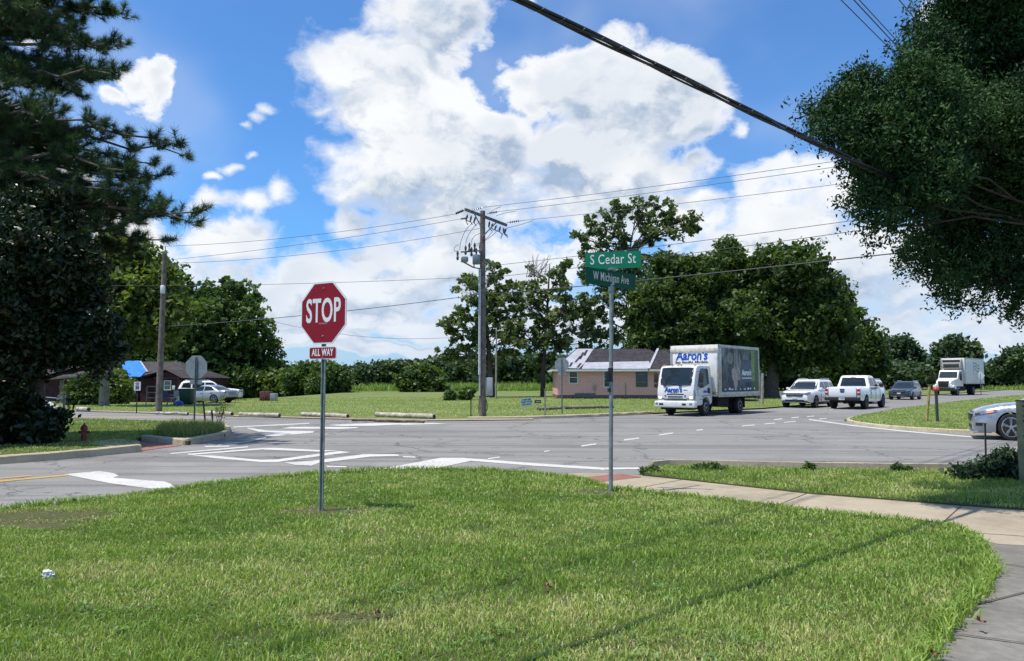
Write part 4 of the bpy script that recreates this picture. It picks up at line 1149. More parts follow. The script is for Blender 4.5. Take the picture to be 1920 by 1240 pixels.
# ---------- SUV
def make_suv(label, paint=M_WHITE, name='suv', cat='car', grille=M_CHROMED, zs=1.0):
    t = thing(name, label, cat)
    S = [(-2.50, .42, .95, .80), (-2.44, .38, 1.06, .93), (-2.2, .32, 1.10, .98), (-1.0, .27, 1.10, 1.0), (.6, .27, 1.09, 1.0), (1.05, .28, 1.10, 1.0), (1.7, .30, 1.05, .98), (2.2, .34, .98, .93), (2.42, .38, .90, .84), (2.50, .44, .78, .74)]
    S = [(a, c, d * zs, e) for a, c, d, e in S]
    car_body(t, S, [(1.50, .37, .42), (-1.45, .37, .42)], paint)
    z = zs
    Lv = [(1.05 * z, -2.44, 1.12, .93, .15), (1.30 * z, -2.36, .70, .87, .18), (1.58 * z, -2.22, .30, .78, .18), (1.68 * z, -2.08, .10, .74, .16), (1.74 * z, -1.9, -.15, .66, .14)]
    cabin(t, Lv, paint)
    glass_end(t, Lv, 1.12 * z, 1.62 * z, True, 'windshield'); glass_end(t, Lv, 1.16 * z, 1.56 * z, False, 'rear_window', .86, M_GLASS)
    glass_side(t, Lv, [(-.38, 1.13 * z), (.68, 1.13 * z), (.20, 1.56 * z), (-.38, 1.58 * z)])
    glass_side(t, Lv, [(-1.36, 1.13 * z), (-.46, 1.13 * z), (-.46, 1.58 * z), (-1.36, 1.58 * z)])
    glass_side(t, Lv, [(-2.18, 1.17 * z), (-1.48, 1.13 * z), (-1.48, 1.58 * z), (-2.05, 1.52 * z)])
    for sd in (1, -1):
        g = MB(); g.tube([(-2.0, sd * .66, 1.73 * z), (-1.9, sd * .68, 1.79 * z), (-.3, sd * .68, 1.79 * z), (-.1, sd * .66, 1.73 * z)], .018, 6); g.build('roof_rail', M_CHROME, t)
        wheel(t, 1.50, sd * .87, .37, .25, sd, M_RIM, 5); wheel(t, -1.45, sd * .87, .37, .25, sd, M_RIM, 5)
        g = MB(); g.prism([(sd * .56, .80 * z), (sd * .56, .90 * z), (sd * .88, .97 * z), (sd * .93, .88 * z), (sd * .80, .80 * z)], 'X', 2.20, 2.50); hl = g.build('headlight', M_LAMP, t, bevel=.012)
        g = MB(); g.b2(2.30, 2.47, sd * .66 - .14, sd * .66 + .14, .56 * z, .66 * z); g.build('fog_light', M_BLACKP, t, bevel=.01)
        g = MB(); g.b2(-2.49, -2.3, sd * .80 - .12, sd * .80 + .12, .90 * z, 1.02 * z); g.build('taillight', M_RED, t, bevel=.01)
    g = MB(); g.prism([(-.48, .68 * z), (.48, .68 * z), (.56, .90 * z), (-.56, .90 * z)], 'X', 2.40, 2.525); gr = g.build('grille', grille, t, bevel=.02)
    strip('grille_trim', gr, M_CHROME, (2.515, 2.532, -.50, .50, .79 * z, .815 * z))
    gm = MB()
    for k in range(6): gm.b2(2.524, 2.530, -.47, .47, (.70 + .034 * k) * z, (.713 + .034 * k) * z)
    gm.build('grille_bars', M_BLACKP, gr)
    strip('lower_grille', t, M_BLACKP, (2.36, 2.512, -.58, .58, .40 * z, .50 * z), bevel=.01)
    strip('skid_plate', t, M_RIM, (2.2, 2.50, -.70, .70, .33, .37), bevel=.01)
    p_ = strip('licence_plate', t, M_PLATE, (2.51, 2.53, -.15, .15, .55 * z, .67 * z))
    strip('rocker_trim', t, M_BLACKP, (-1.0, 1.05, .93, 1.0, .25, .36), (-1.0, 1.05, -1.0, -.93, .25, .36), bevel=.01)
    mirrors(t, .72, .93, 1.16 * z, paint); seams(t, .998, [(.62, .36, 1.0 * z), (-.42, .36, 1.0 * z), (-1.35, .7, 1.0 * z)])
    for sd in (1, -1):
        g = MB(); g.box((.02, sd * .995, .93 * z), (.18, .03, .03)); g.build('door_handle', M_CHROME, t, bevel=.006); g = MB(); g.box((-1.0, sd * .995, .93 * z), (.18, .03, .03)); g.build('door_handle', M_CHROME, t, bevel=.006)
    return t


suv = make_suv('white three-row SUV with chrome grille coming towards us, between box truck and pickup')
place(suv, 1532, 765, 1.50, 1.0, -.643, -.766)
suv2 = copy_tree(suv); suv2['label'] = 'white SUV mostly hidden behind the white pickup, only its windscreen showing'
place(suv2, 1636, 757.5, 1.5, 1.0, -.643, -.766)
suv3 = copy_tree(suv); suv3['label'] = 'white SUV parked behind the silver sedan at the maroon house'
place(suv3, 395, 753, 0, 0, .93, .3)
for s_ in (suv, suv2, suv3): s_['group'] = 'white SUVs'
gx = make_suv('dark grey crossover coming towards us behind the white pickup', M_GREYP, 'crossover', 'car', M_BLACKP, .98); gx.scale = (.9, .95, .94)
place(gx, 1711, 750, 1.50, .95, -.643, -.766); 
strip('chrome_strip', gx, M_CHROME, (2.45, 2.54, -.55, .55, .90, .93), bevel=.008)

# ---------- pickup
pk = thing('pickup_truck', 'white four-door pickup truck seen from behind driving away', 'pickup truck')
S = [(-2.95, .60, 1.22, .90), (-2.9, .55, 1.27, .97), (-2.5, .50, 1.29, 1.0), (-.85, .42, 1.27, 1.0), (.9, .40, 1.26, 1.0), (1.4, .42, 1.26, 1.0), (2.3, .46, 1.20, .99), (2.75, .50, 1.12, .94), (2.88, .54, 1.0, .86)]
car_body(pk, S, [(1.92, .40, .47), (-1.75, .40, .47)], M_WHITE, crown=.015)
Lv = [(1.24, -.82, 1.60, .95, .08), (1.50, -.76, 1.20, .88, .14), (1.84, -.66, .72, .79, .16), (1.93, -.55, .52, .76, .15), (1.97, -.40, .30, .68, .14)]
cabin(pk, Lv, M_WHITE)
glass_end(pk, Lv, 1.33, 1.84, False, 'rear_window', .80, M_GLASS, .014); glass_end(pk, Lv, 1.32, 1.86, True, 'windshield')
glass_side(pk, Lv, [(.28, 1.32), (1.12, 1.30), (.68, 1.80), (.28, 1.82)]); glass_side(pk, Lv, [(-.66, 1.36), (.18, 1.32), (.18, 1.82), (-.60, 1.80)])
g = MB(); g.b2(-2.80, -.98, -.78, .78, 1.00, 1.02); g.build('bed_floor', M_BLACKP, pk)
tg = strip('tailgate', pk, M_WHITE, (-2.985, -2.94, -.76, .76, .70, 1.27), bevel=.012)
strip('gap', tg, M_SEAM, (-2.988, -2.94, -.775, -.765, .70, 1.25), (-2.988, -2.94, .765, .775, .70, 1.25))
strip('tailgate_handle', tg, M_BLACKP, (-3.005, -2.98, -.13, .13, 1.08, 1.17), bevel=.008)
lg = MB(); lg.prism([(.09 * math.cos(a) * 1.5, 1.0 + .055 * math.sin(a)) for a in np.linspace(0, 2 * math.pi, 17)[:-1]], 'X', -2.99, -2.984); lg.build('badge', mat('badge_blue', (.03, .06, .2), .3), tg)
bm2 = strip('bumper', pk, M_BLACKP, (-3.12, -2.90, -.97, .97, .50, .70), bevel=.03)
pl = strip('licence_plate', bm2, M_PLATE, (-3.132, -3.118, -.16, .16, .54, .68))
text('plate_number', 'LC 472F', .08, (-3.134, 0, .61), basis((0, -1, 0), (0, 0, 1)), M_INK, bm2, weight=.002)
for sd in (1, -1):
    g = MB(); g.b2(-2.975, -2.86, sd * .885 - .085, sd * .885 + .085, .82, 1.18); tl = g.build('taillight', M_RED, pk, bevel=.012)
    strip('reverse_lens', tl, M_PLATE, (-2.982, -2.97, sd * .885 - .07, sd * .885 + .07, .95, 1.02))
    wheel(pk, 1.92, sd * .86, .40, .28, sd, M_RIMD, 6); wheel(pk, -1.75, sd * .86, .40, .28, sd, M_RIMD, 6)
    g = MB(); g.b2(2.70, 2.86, sd * .72 - .16, sd * .72 + .16, .85, 1.08); g.build('headlight', M_LAMP, pk, bevel=.02)
    g = MB(); g.box((.36, sd * 1.0, 1.15), (.20, .035, .04)); g.build('door_handle', M_BLACKP, pk, bevel=.006); g = MB(); g.box((-.58, sd * 1.0, 1.15), (.20, .035, .04)); g.build('door_handle', M_BLACKP, pk, bevel=.006)
strip('grille', pk, M_CHROME, (2.80, 2.90, -.54, .54, .80, 1.08), bevel=.02)
strip('front_bumper', pk, M_CHROME, (2.80, 3.0, -.95, .95, .50, .72), bevel=.04)
g = MB(); g.b2(-2.6, 2.4, -.7, .7, .36, .50); g.tube([(-2.9, .4, .45), (-3.0, .42, .44)], .04, 8); g.box((-3.1, 0, .46), (.2, .08, .08)); g.build('chassis', M_UNDER, pk)
mirrors(pk, 1.12, .98, 1.38, M_BLACKP, (.10, .22, .22)); seams(pk, .998, [(1.22, .5, 1.2), (.22, .5, 1.2), (-.68, .6, 1.2), (-.83, .6, 1.26)])
strip('third_brake_light', pk, M_RED, (-.72, -.66, -.14, .14, 1.88, 1.905))
place(pk, 1626, 767.3, -1.75, -1.0, .643, .766)

# ---------- silver sedan
def make_sedan(label, paint):
    t = thing('sedan', label, 'car')
    S = [(-2.42, .50, .92, .74), (-2.34, .38, 1.02, .86), (-2.0, .26, 1.05, .92), (-1.0, .21, .99, .93), (.7, .20, .97, .93), (1.1, .20, .95, .93), (1.7, .20, .89, .915), (2.05, .20, .82, .88), (2.25, .20, .755, .81), (2.36, .21, .70, .70), (2.42, .26, .62, .55)]
    car_body(t, S, [(1.42, .34, .395), (-1.40, .34, .395)], paint, N=110)
    Lv = [(.93, -1.95, 1.18, .86, .16), (1.12, -1.55, .72, .80, .20), (1.34, -1.10, .22, .70, .22), (1.42, -.85, -.05, .65, .2), (1.47, -.62, -.28, .56, .18)]
    cabin(t, Lv, paint)
    glass_end(t, Lv, .99, 1.38, True, 'windshield'); glass_end(t, Lv, 1.03, 1.38, False, 'rear_window', .88)
    glass_side(t, Lv, [(-.33, 1.0), (.80, .98), (.20, 1.33), (-.33, 1.35)]); glass_side(t, Lv, [(-1.35, 1.04), (-.42, 1.0), (-.42, 1.35), (-1.02, 1.32)])
    for sd in (1, -1):
        for x in (1.42, -1.40):
            w_ = wheel(t, x, sd * .80, .345, .235, sd, M_RIM, 5, .74)
        # headlight wraps the corner
        g = MB(); P_ = []
        for i in range(9):
            f = i / 8; x = 2.375 - .62 * f ** 1.25; zt = .695 + .105 * f ** .8; zb = .60 + .125 * f
            w = interp(S, x, 3)
            for z in (zb, zt):
                ff = (z - interp(S, x, 1)) / (interp(S, x, 2) - interp(S, x, 1))
                P_.append((x + .012, sd * (w * float(np.interp(ff, [0, .38, .62, .80, .93, 1.0], [.95, 1.0, .992, .965, .915, .84])) + .010), z))
        g.add(P_, [(2 * i, 2 * i + 1, 2 * i + 3, 2 * i + 2) for i in range(8)]); hl = g.build('headlight', M_LAMP, t, smooth=60)
        g = MB(); g.add([(p[0], p[1] + sd * .004, p[2] + (.012 if k % 2 == 0 else -.012)) for k, p in enumerate(P_[10:16])], [(2 * i, 2 * i + 1, 2 * i + 3, 2 * i + 2) for i in range(2)]); g.build('side_marker', M_AMBER, hl)
        g = MB(); g.add([(p[0], p[1] + sd * .004, p[2] + (.018 if k % 2 == 0 else -.018)) for k, p in enumerate(P_[2:8])], [(2 * i, 2 * i + 1, 2 * i + 3, 2 * i + 2) for i in range(2)]); g.build('lamp_lens', M_BLACKP, hl)
        g = MB(); g.box((2.235, sd * .775, .40), (.20, .10, .085), rz=-sd * .65); fl = g.build('fog_light', M_BLACKP, t, bevel=.02)
        g = MB(); g.box((2.235, sd * .795, .45), (.27, .08, .02), rz=-sd * .65); g.build('trim_strip', M_CHROME, fl, bevel=.006)
        g = MB(); g.b2(-2.40, -2.18, sd * .68 - .15, sd * .68 + .15, .80, .93); g.build('taillight', M_RED, t, bevel=.02)
        g = MB(); g.box((-.15, sd * .925, .84), (.18, .03, .03)); g.build('door_handle', M_CHROME, t, bevel=.006); g = MB(); g.box((-1.1, sd * .925, .86), (.18, .03, .03)); g.build('door_handle', M_CHROME, t, bevel=.006)
    g = MB(); g.prism([(-.46, .46), (.46, .46), (.60, .66), (-.60, .66)], 'X', 2.2, 2.435); gr = g.build('grille', M_BLACKP, t, bevel=.02)
    strip('grille_bar', gr, M_CHROME, (2.2, 2.45, -.58, .58, .655, .685), bevel=.01)
    strip('lower_grille', t, M_BLACKP, (2.2, 2.425, -.55, .55, .27, .38), bevel=.02)
    strip('bumper_lip', t, paint, (1.9, 2.44, -.74, .74, .17, .215), bevel=.02)
    mirrors(t, .72, .86, 1.02, paint, (.10, .16, .10)); seams(t, .928, [(.86, .3, .92), (-.36, .3, .95), (-1.15, .55, .96)])
    return t


sed = make_sedan('silver sedan nosing in from the right edge of the picture', M_SILVER)
sed.scale = (0.90, 1.07, 1.07)
place(sed, 1896, 826, 1.42, .91, -.885, .465)
sed2 = copy_tree(sed); sed2['label'] = 'silver sedan parked side-on by the maroon house beside the green bin'; sed2.scale = (.92, .92, .92)
place(sed2, 400, 757, -1.40, .93, -.93, .30)
for s_ in (sed, sed2): s_['group'] = 'silver sedans'

# ---------- white delivery box truck (cab over)
bt = thing('box_truck', 'white cab-over box truck with blue lettering and a picture panel on its side', 'box truck')
M_ALU = mat('aluminium_trim', (0.50, 0.49, 0.46), 0.4, 0.6, var=0.15, dirt=0.3)
M_BLUE = mat('blue_lettering', (0.005, 0.065, 0.42), 0.4, var=0.02)
M_BOXW = mat('box_white', (0.72, 0.72, 0.69), 0.45, var=0.04, dirt=0.18)
# cab shell
arc = [(0.47 * math.cos(a), .40 + .50 * math.sin(a)) for a in np.linspace(math.radians(12), math.radians(168), 12)]
prof = [(1.12, .52), (1.18, .95), (1.17, 1.22), (1.02, 1.78), (.84, 2.24), (.72, 2.335), (.45, 2.37), (-.62, 2.37), (-.66, 2.30), (-.66, .95), (-.60, .62)] + [(x, z) for x, z in arc[::-1]] + [(.60, .50)]
cb = MB(); cb.prism(prof, 'Y', -1.0, 1.0); me_ = cb.mesh('cab', bevel=.05, seg=3, smooth=40)
for v in me_.vertices:
    if v.co.z > 1.2: v.co.y *= 1 - .075 * (v.co.z - 1.2)
    if v.co.x > .9: v.co.y *= 1 - .25 * (v.co.x - .9)
cab_ = link('cab', me_, bt, M_OFFW)
def fx(z): return float(np.interp(z, [.52, .95, 1.22, 1.78, 2.24], [1.12, 1.18, 1.17, 1.02, .84]))
def fw(z, x): return (1 - .075 * max(0, z - 1.2)) * (1 - .25 * max(0, x - .9))
# windscreen
g = MB(); P_ = []; K, J = 6, 10; zz = np.linspace(1.46, 2.24, K + 1)
for i, z in enumerate(zz):
    for j in range(J + 1):
        u = -1 + 2 * j / J
        wd = .965 * fw(z, fx(z)); zc = z + (.03 * (1 - abs(u) ** 6) * (-1 if i == 0 else 1 if i == K else 0))
        if i in (0, K): wd *= .95
        P_.append((fx(zc) + .022 - .03 * abs(u) ** 4, u * wd, zc))
g.add(P_, [(i * (J + 1) + j, i * (J + 1) + j + 1, (i + 1) * (J + 1) + j + 1, (i + 1) * (J + 1) + j) for i in range(K) for j in range(J)]); ws = g.build('windshield', M_GLASSB, bt, smooth=60)
strip('inspection_sticker', ws, M_PLATE, (fx(2.1) + .012, fx(2.1) + .02, -.86 + 1.62, -.80 + 1.62, 2.06, 2.12))
for y0 in (-.55, .25):
    g = MB(); g.tube([(fx(1.42) + .05, y0, 1.43), (fx(1.50) + .04, y0 + .55, 1.50)], .012, 5); g.box((fx(1.40) + .03, y0, 1.41), (.06, .14, .05)); g.build('wiper', M_BLACKP, ws)
# doors with windows
for sd in (1, -1):
    def sy(z, o_=.006): return sd * ((1.0 * (1 - .075 * max(0, z - 1.2))) + o_)
    g = MB(); q_ = [(-.36, 1.50), (.30, 1.32), (.78, 1.38), (.66, 1.75), (.47, 2.16), (.38, 2.22), (-.28, 2.22), (-.36, 2.14)]
    g.add([(x, sy(z), z) for x, z in q_], [tuple(range(8))]); dr = g.build('window', M_GLASS, bt)
    strip('door_seam', bt, M_SEAM, (-.43, -.42, sy(1.2) - .004, sy(1.2) + .004, .95, 2.25), (.86, .87, sy(1.2) - .004, sy(1.2) + .004, .95, 1.5), (-.42, .87, sy(.9) - .004, sy(.9) + .004, .945, .955))
    strip('door_handle', bt, M_BLACKP, (-.36, -.20, sy(1.1) - .02, sy(1.1) + .02, 1.05, 1.30), bevel=.01)
    g = MB(); g.tube([(.80, sd * .96, 2.08), (.86, sd * 1.16, 2.06), (.86, sd * 1.16, 1.30), (.80, sd * .97, 1.24)], .016, 6); g.box((.86, sd * 1.17, 1.78), (.07, .19, .44)); g.box((.86, sd * 1.17, 1.42), (.07, .19, .20)); g.build('mirror', M_BLACKP, bt, bevel=.012)
    # headlights in the corners
    g = MB(); g.prism([(sd * .56, .80), (sd * .60, .92), (sd * .93, 1.22), (sd * .955, 1.20), (sd * .955, .76), (sd * .62, .76)], 'X', 1.0, 1.165); hl = g.build('headlight', M_LAMP, bt, bevel=.012)
    g = MB(); g.box((1.165, sd * .80, .86), (.03, .16, .12)); g.build('bulb', M_LAMPON, hl, bevel=.02)
    g = MB(); g.box((1.12, sd * .93, .64), (.10, .10, .08)); g.build('indicator', M_AMBER, bt, bevel=.01)
    wheel(bt, 0, sd * .86, .39, .24, sd, M_RIM, 5, .58)
    w2 = wheel(bt, -3.62, sd * .98, .39, .24, sd, mat('cream_rim', (.50, .45, .36), .5), 0, .58); wheel(bt, -3.62, sd * .70, .39, .22, sd, M_RIMD, 0, .58)
    g = MB(); g.lathe([(.10, sd * .98), (.20, sd * 1.02), (.22, sd * 1.06)], (-3.62, 0, .39), 16, 'Y'); g.build('hub', mat('cream_rim', (.5, .45, .36)), bt)
    strip('mudflap', bt, M_BLACKP, (-4.16, -4.14, sd * .85 - .28, sd * .85 + .28, .28, .85))
# front grille slots, bumper
gs = strip('grille', bt, M_BLACKP, (1.10, 1.190, -.44, .44, .995, 1.04), (1.10, 1.194, -.38, .38, .875, .925), (1.10, 1.190, -.55, -.46, .92, .97), (1.10, 1.190, .46, .55, .92, .97), (1.10, 1.188, -.58, .58, .745, .80), bevel=.006)
bp = MB(); bp.b2(1.0, 1.30, -1.04, 1.04, .40, .70); bp = bp.build('bumper', M_OFFW, bt, bevel=.05, seg=3)
strip('bumper_slot', bp, M_BLACKP, (1.27, 1.305, -.78, -.56, .50, .60), (1.27, 1.305, .40, .60, .50, .60), bevel=.006)
strip('fog_lamp', bp, M_LAMP, (1.27, 1.306, -.98, -.84, .52, .62), (1.27, 1.306, .76, .92, .52, .62), bevel=.01)
RT = basis((0, 1, 0), (0, 0, 1))
RF = basis((0, 1, 0), (-.05, 0, 1))
text('lettering', "Aaron's", .31, (1.182, -.10, 1.22), RF, M_BLUE, bt, weight=.014, shear=.15, xs=.92)
strip('emblem', bt, M_SEAM, (1.16, 1.18, .42, .62, 1.205, 1.225))
text('lettering', 'FURNITURE', .07, (1.188, -.05, 1.085), RF, M_INK, bt)
for y in (-.35, -.05, .1, .8, -.8):
    g = MB(); g.box((.72, y, 2.385), (.07, .10, .05)); g.build('marker_lamp', M_AMBER if abs(y) > .5 else M_RED, bt, bevel=.015)
RS = basis((-1, 0, 0), (0, 0, 1))       # on the left flank, reading rearwards
text('lettering', "Aaron's", .17, (.02, 1.012, 1.14), RS, M_BLUE, bt, weight=.012, shear=.15)
strip('side_panel_lines', bt, M_INK, (.30, .62, .995, 1.004, .775, .80), (.30, .38, .995, 1.004, .86, .94), (-.25, .2, .995, 1.003, .975, .985))
strip('data_plate', bt, M_PLATE, (.42, .60, .99, 1.006, .56, .66))
# chassis
g = MB(); g.b2(-5.6, .9, -.38, .38, .52, .78); g.b2(-.9, -.75, -.9, .9, .45, .9); g.b2(-2.6, -1.3, .45, .95, .38, .80); g.b2(-2.4, -1.2, -.95, -.5, .40, .80); g.b2(.7, 1.1, -.8, .8, .30, .45); g.tube([(-3.62, -.9, .39), (-3.62, .9, .39)], .10, 10); g.tube([(0, -.8, .36), (0, .8, .36)], .06, 8)
for k in range(9): g.b2(-5.7 + k * .6, -5.62 + k * .6, -1.15, 1.15, .78, .90)
g.build('chassis', M_UNDER, bt)
# box
bx = MB(); bx.b2(-5.75, -.80, -1.25, 1.25, .90, 3.36); box_ = bx.build('cargo_box', M_BOXW, bt, bevel=.012)
# rounded front cap and rails
cp = MB(); pr = [(-.81, 3.02), (-.795 + .0, 3.10), (-.80, 3.20), (-.84, 3.30), (-.92, 3.37), (-1.10, 3.395), (-1.10, 3.05)]
cp.prism([(x + .03, z) for x, z in pr], 'Y', -1.27, 1.27); cp.build('front_cap', mat('cap_cream', (.62, .58, .50), .5, dirt=.5), box_, bevel=.01)
strip('frame', box_, M_ALU, (-5.78, -.78, 1.25, 1.272, 3.24, 3.385), (-5.78, -.78, -1.272, -1.25, 3.24, 3.385), (-5.78, -.78, 1.25, 1.275, .86, 1.10), (-5.78, -.78, -1.275, -1.25, .86, 1.10),
      (-1.13, -.775, 1.251, 1.274, 1.10, 3.24), (-5.79, -5.66, 1.251, 1.276, 1.10, 3.24), (-.80, -.775, -1.27, -1.16, .9, 3.0), (-.80, -.775, 1.20, 1.27, .9, 3.0), bevel=.004)
strip('rear_post', bt, mat('liftgate_steel', (.32, .32, .32), .5, .5), (-5.95, -5.80, 1.14, 1.27, .70, 2.2), (-5.95, -5.80, -1.27, -1.14, .70, 2.2), (-6.1, -5.8, -1.1, 1.1, .55, .66), bevel=.01)
# the printed picture on the flank
def printmat(name):
    mt = bpy.data.materials.new(name); mt.use_nodes = True; q = NB(mt.node_tree); pb = mt.node_tree.nodes['Principled BSDF']
    t = q.n('ShaderNodeTexCoord').outputs['Object']; s_ = q.n('ShaderNodeSeparateXYZ'); q.put(s_.inputs[0], t)
    n1_ = q.noise(q.v('MULTIPLY', t, (1.6, 1, .8)), 1.3, 5, .6, .8); n2_ = q.noise(q.v('MULTIPLY', t, (6, 1, .4)), 1.0, 4, .6)
    c = q.ramp(n1_, [(.32, (.025, .035, .04)), (.46, (.085, .105, .105)), (.56, (.15, .175, .17)), (.68, (.30, .32, .30))])
    c = q.mix(q.m('MULTIPLY', q.ss(n2_, .5, .65), .45), c, (.10, .13, .14))
    c = q.mix(q.m('MULTIPLY', q.ss(s_.outputs[2], 1.9, 1.2), .55), c, (.055, .085, .10))
    c = q.mix(q.m('MULTIPLY', q.ss(s_.outputs[0], -4.6, -5.2), .6), c, (.12, .20, .05))
    q.put(pb.inputs['Base Color'], c); pb.inputs['Roughness'].default_value = .7; pb.inputs['Specular IOR Level'].default_value = .15
    return mt
M_PRINT = printmat('printed_picture')
pn = MB(); pn.b2(-5.66, -1.13, 1.252, 1.262, 1.10, 3.24); pic = pn.build('side_picture', M_PRINT, box_)
M_SKIN = mat('printed_skin', (.40, .34, .30), .5, var=.25, vscale=3)
M_SKIN2 = mat('printed_shade', (.26, .25, .24), .5, var=.25, vscale=3)
def blob(cx_, cz, rx, rz, rot=0, n=18, j=.12):
    out = []
    for k in range(n):
        a = 2 * math.pi * k / n; r = 1 + random.uniform(-j, j); x, z = rx * r * math.cos(a), rz * r * math.sin(a)
        out.append((cx_ + x * math.cos(rot) - z * math.sin(rot), cz + x * math.sin(rot) + z * math.cos(rot)))
    return out
for k, (pl_, mm) in enumerate([(blob(-2.75, 2.62, .17, .42, .05), M_SKIN2), (blob(-2.15, 2.75, .35, .30), M_SKIN2), (blob(-2.95, 2.15, .42, .50, -.3), M_SKIN2), (blob(-2.62, 1.95, .30, .36, -.4), M_SKIN), (blob(-2.78, 1.62, .22, .42, .15), M_SKIN), (blob(-3.15, 2.0, .16, .34, -.35), M_SKIN), (blob(-3.3, 2.65, .10, .40, -.12), M_SKIN)]):
    g = MB(); g.prism(pl_, 'Y', 1.2625 + .0006 * k, 1.2630 + .0006 * k); g.build('printed_shape', mm, pic)
strip('printed_band', pic, mat('printed_green', (.20, .30, .09), .5, var=.2), (-5.15, -4.75, 1.26, 1.2664, 1.62, 3.20))
strip('printed_caption_ground', pic, mat('printed_slate', (.05, .09, .13), .5, var=.1), (-4.75, -3.45, 1.26, 1.2662, 1.58, 2.72))
M_WT = mat('white_lettering', (.80, .82, .82), .4, var=.02)
text('lettering', "Aaron's", .40, (-4.12, 1.2675, 2.05), RS, M_WT, pic, weight=.014, shear=.12, xs=.95)
text('lettering', 'Easy. Beautiful. Affordable.', .115, (-4.15, 1.2675, 1.78), RS, M_WT, pic, weight=.004)
for x in (-1.55, -2.0, -2.3, -2.75, -3.35, -3.8, -4.25, -4.6, -5.1): strip('printed_icon', pic, M_WT, (x - random.choice((.06, .16)), x + .06, 1.26, 1.267, 1.20, 1.20 + random.choice((.05, .09))))
text('lettering', "Aaron's", .62, (-.79, -.12, 2.86), RT, M_BLUE, box_, weight=.018, shear=.15, xs=.86)
text('lettering', 'Easy. Beautiful. Affordable.', .165, (-.79, -.12, 2.555), RT, M_INK, box_, weight=.004)
strip('warning_sign', box_, mat('yellow_sticker', (.75, .52, .05), .5), (-.98, -.88, 1.27, 1.279, 2.02, 2.14)); strip('warning_sign', box_, mat('orange_sticker', (.62, .20, .06), .5, var=.3, vscale=20), (-.99, -.87, 1.27, 1.279, 1.70, 2.0))
strip('warning_sign', box_, mat('tan_sticker', (.45, .38, .22), .5), (-.80, -.77, .95, 1.2, .98, 1.12))
g = MB(); g.prism([(-.17, 3.0), (-.05, 2.97), (.0, 3.02), (-.06, 3.06)], 'X', -.795, -.79)
place(bt, 1325, 780, 0, 1.0, -.643, -.766)

# ---------- far refrigerated truck
ft = thing('refrigerated_truck', 'large white conventional-cab box truck with a cooling unit, farthest down the right road', 'box truck')
prof = [(2.35, .85), (2.38, 1.35), (2.20, 1.62), (.75, 1.92), (.30, 2.72), (.10, 2.84), (-1.0, 2.86), (-1.05, .85)]
cb = MB(); cb.prism(prof, 'Y', -1.02, 1.02); me_ = cb.mesh('cab', bevel=.08, seg=3, smooth=40)
for v in me_.vertices:
    if v.co.x > .8: v.co.y *= 1 - .17 * (v.co.x - .8)
link('cab', me_, ft, M_OFFW)
g = MB(); g.add([(.76 + .01, -.92, 1.98), (.76 + .01, .92, 1.98), (.36, .88, 2.66), (.36, -.88, 2.66)], [(0, 1, 2, 3)]); g.build('windshield', M_GLASSB, ft)
for sd in (1, -1):
    g = MB(); g.add([(-.55, sd * 1.03, 1.95), (.62, sd * 1.03, 1.92), (.25, sd * 1.03, 2.62), (-.55, sd * 1.03, 2.64)], [(0, 1, 2, 3)]); g.build('window', M_GLASS, ft)
    g = MB(); g.box((2.0, sd * .88, .92), (.75, .42, .5)); g.box((1.35, sd * .98, .80), (1.35, .30, .16)); g.build('fender', M_OFFW, ft, bevel=.12, seg=3)
    g = MB(); g.box((2.30, sd * .76, 1.22), (.12, .30, .20)); hl = g.build('headlight', M_LAMP, ft, bevel=.03)
    g = MB(); g.box((2.37, sd * .76, 1.20), (.03, .12, .09)); g.build('bulb', M_LAMPON, hl)
    g = MB(); g.box((.75, sd * 1.30, 2.05), (.12, .20, .75)); g.tube([(.5, sd * 1.0, 2.5), (.75, sd * 1.3, 2.45)], .025, 5); g.build('mirror', M_BLACKP, ft, bevel=.02)
    wheel(ft, 1.35, sd * 1.0, .50, .28, sd, M_RIM, 0, .58); wheel(ft, -4.2, sd * 1.02, .50, .30, sd, M_RIM, 0, .58); wheel(ft, -4.2, sd * .68, .50, .26, sd, M_RIMD, 0, .58)
g = MB(); g.prism([(-.48, .95), (.48, .95), (.56, 1.60), (-.56, 1.60)], 'X', 2.0, 2.43); g.build('grille', M_BLACKP, ft, bevel=.05)
g = MB(); g.b2(2.2, 2.60, -1.12, 1.12, .50, .90); g.build('bumper', M_BLACKP, ft, bevel=.06)
g = MB(); g.b2(-7.9, 1.9, -.42, .42, .62, .95); g.b2(-1.6, .4, .5, 1.05, .5, 1.0); g.b2(-1.6, .4, -1.05, -.5, .5, 1.0); g.b2(-8.1, -7.9, -1.0, 1.0, .7, 1.35); g.build('chassis', M_UNDER, ft)
g = MB(); g.b2(-8.0, -1.15, -1.28, 1.28, 1.32, 4.22); fb = g.build('cargo_box', mat('reefer_white', (.66, .68, .64), .5, var=.04, dirt=.25), ft, bevel=.02)
strip('corner_trim', fb, M_ALU, (-8.02, -1.13, 1.28, 1.30, 4.10, 4.235), (-1.16, -1.12, 1.18, 1.30, 1.3, 4.2), (-1.16, -1.12, -1.30, -1.18, 1.3, 4.2), (-8.02, -1.13, 1.28, 1.30, 1.28, 1.42))
g = MB(); g.prism([(-1.15, 2.95), (-.55, 3.02), (-.48, 3.35), (-.55, 3.95), (-.72, 4.10), (-1.15, 4.12)], 'Y', -.98, .98); ru = g.build('cooling_unit', mat('unit_grey', (.42, .41, .38), .5, var=.1), ft, bevel=.05)
strip('unit_panel', ru, mat('unit_maroon', (.035, .015, .03), .4), (-.75, -.50, -.90, .90, 3.78, 4.0), bevel=.01)
g = MB()
for k in range(9): g.b2(-.50, -.465, -.80, .80, 3.10 + .05 * k, 3.125 + .05 * k)
g.build('unit_grille', M_BLACKP, ru)
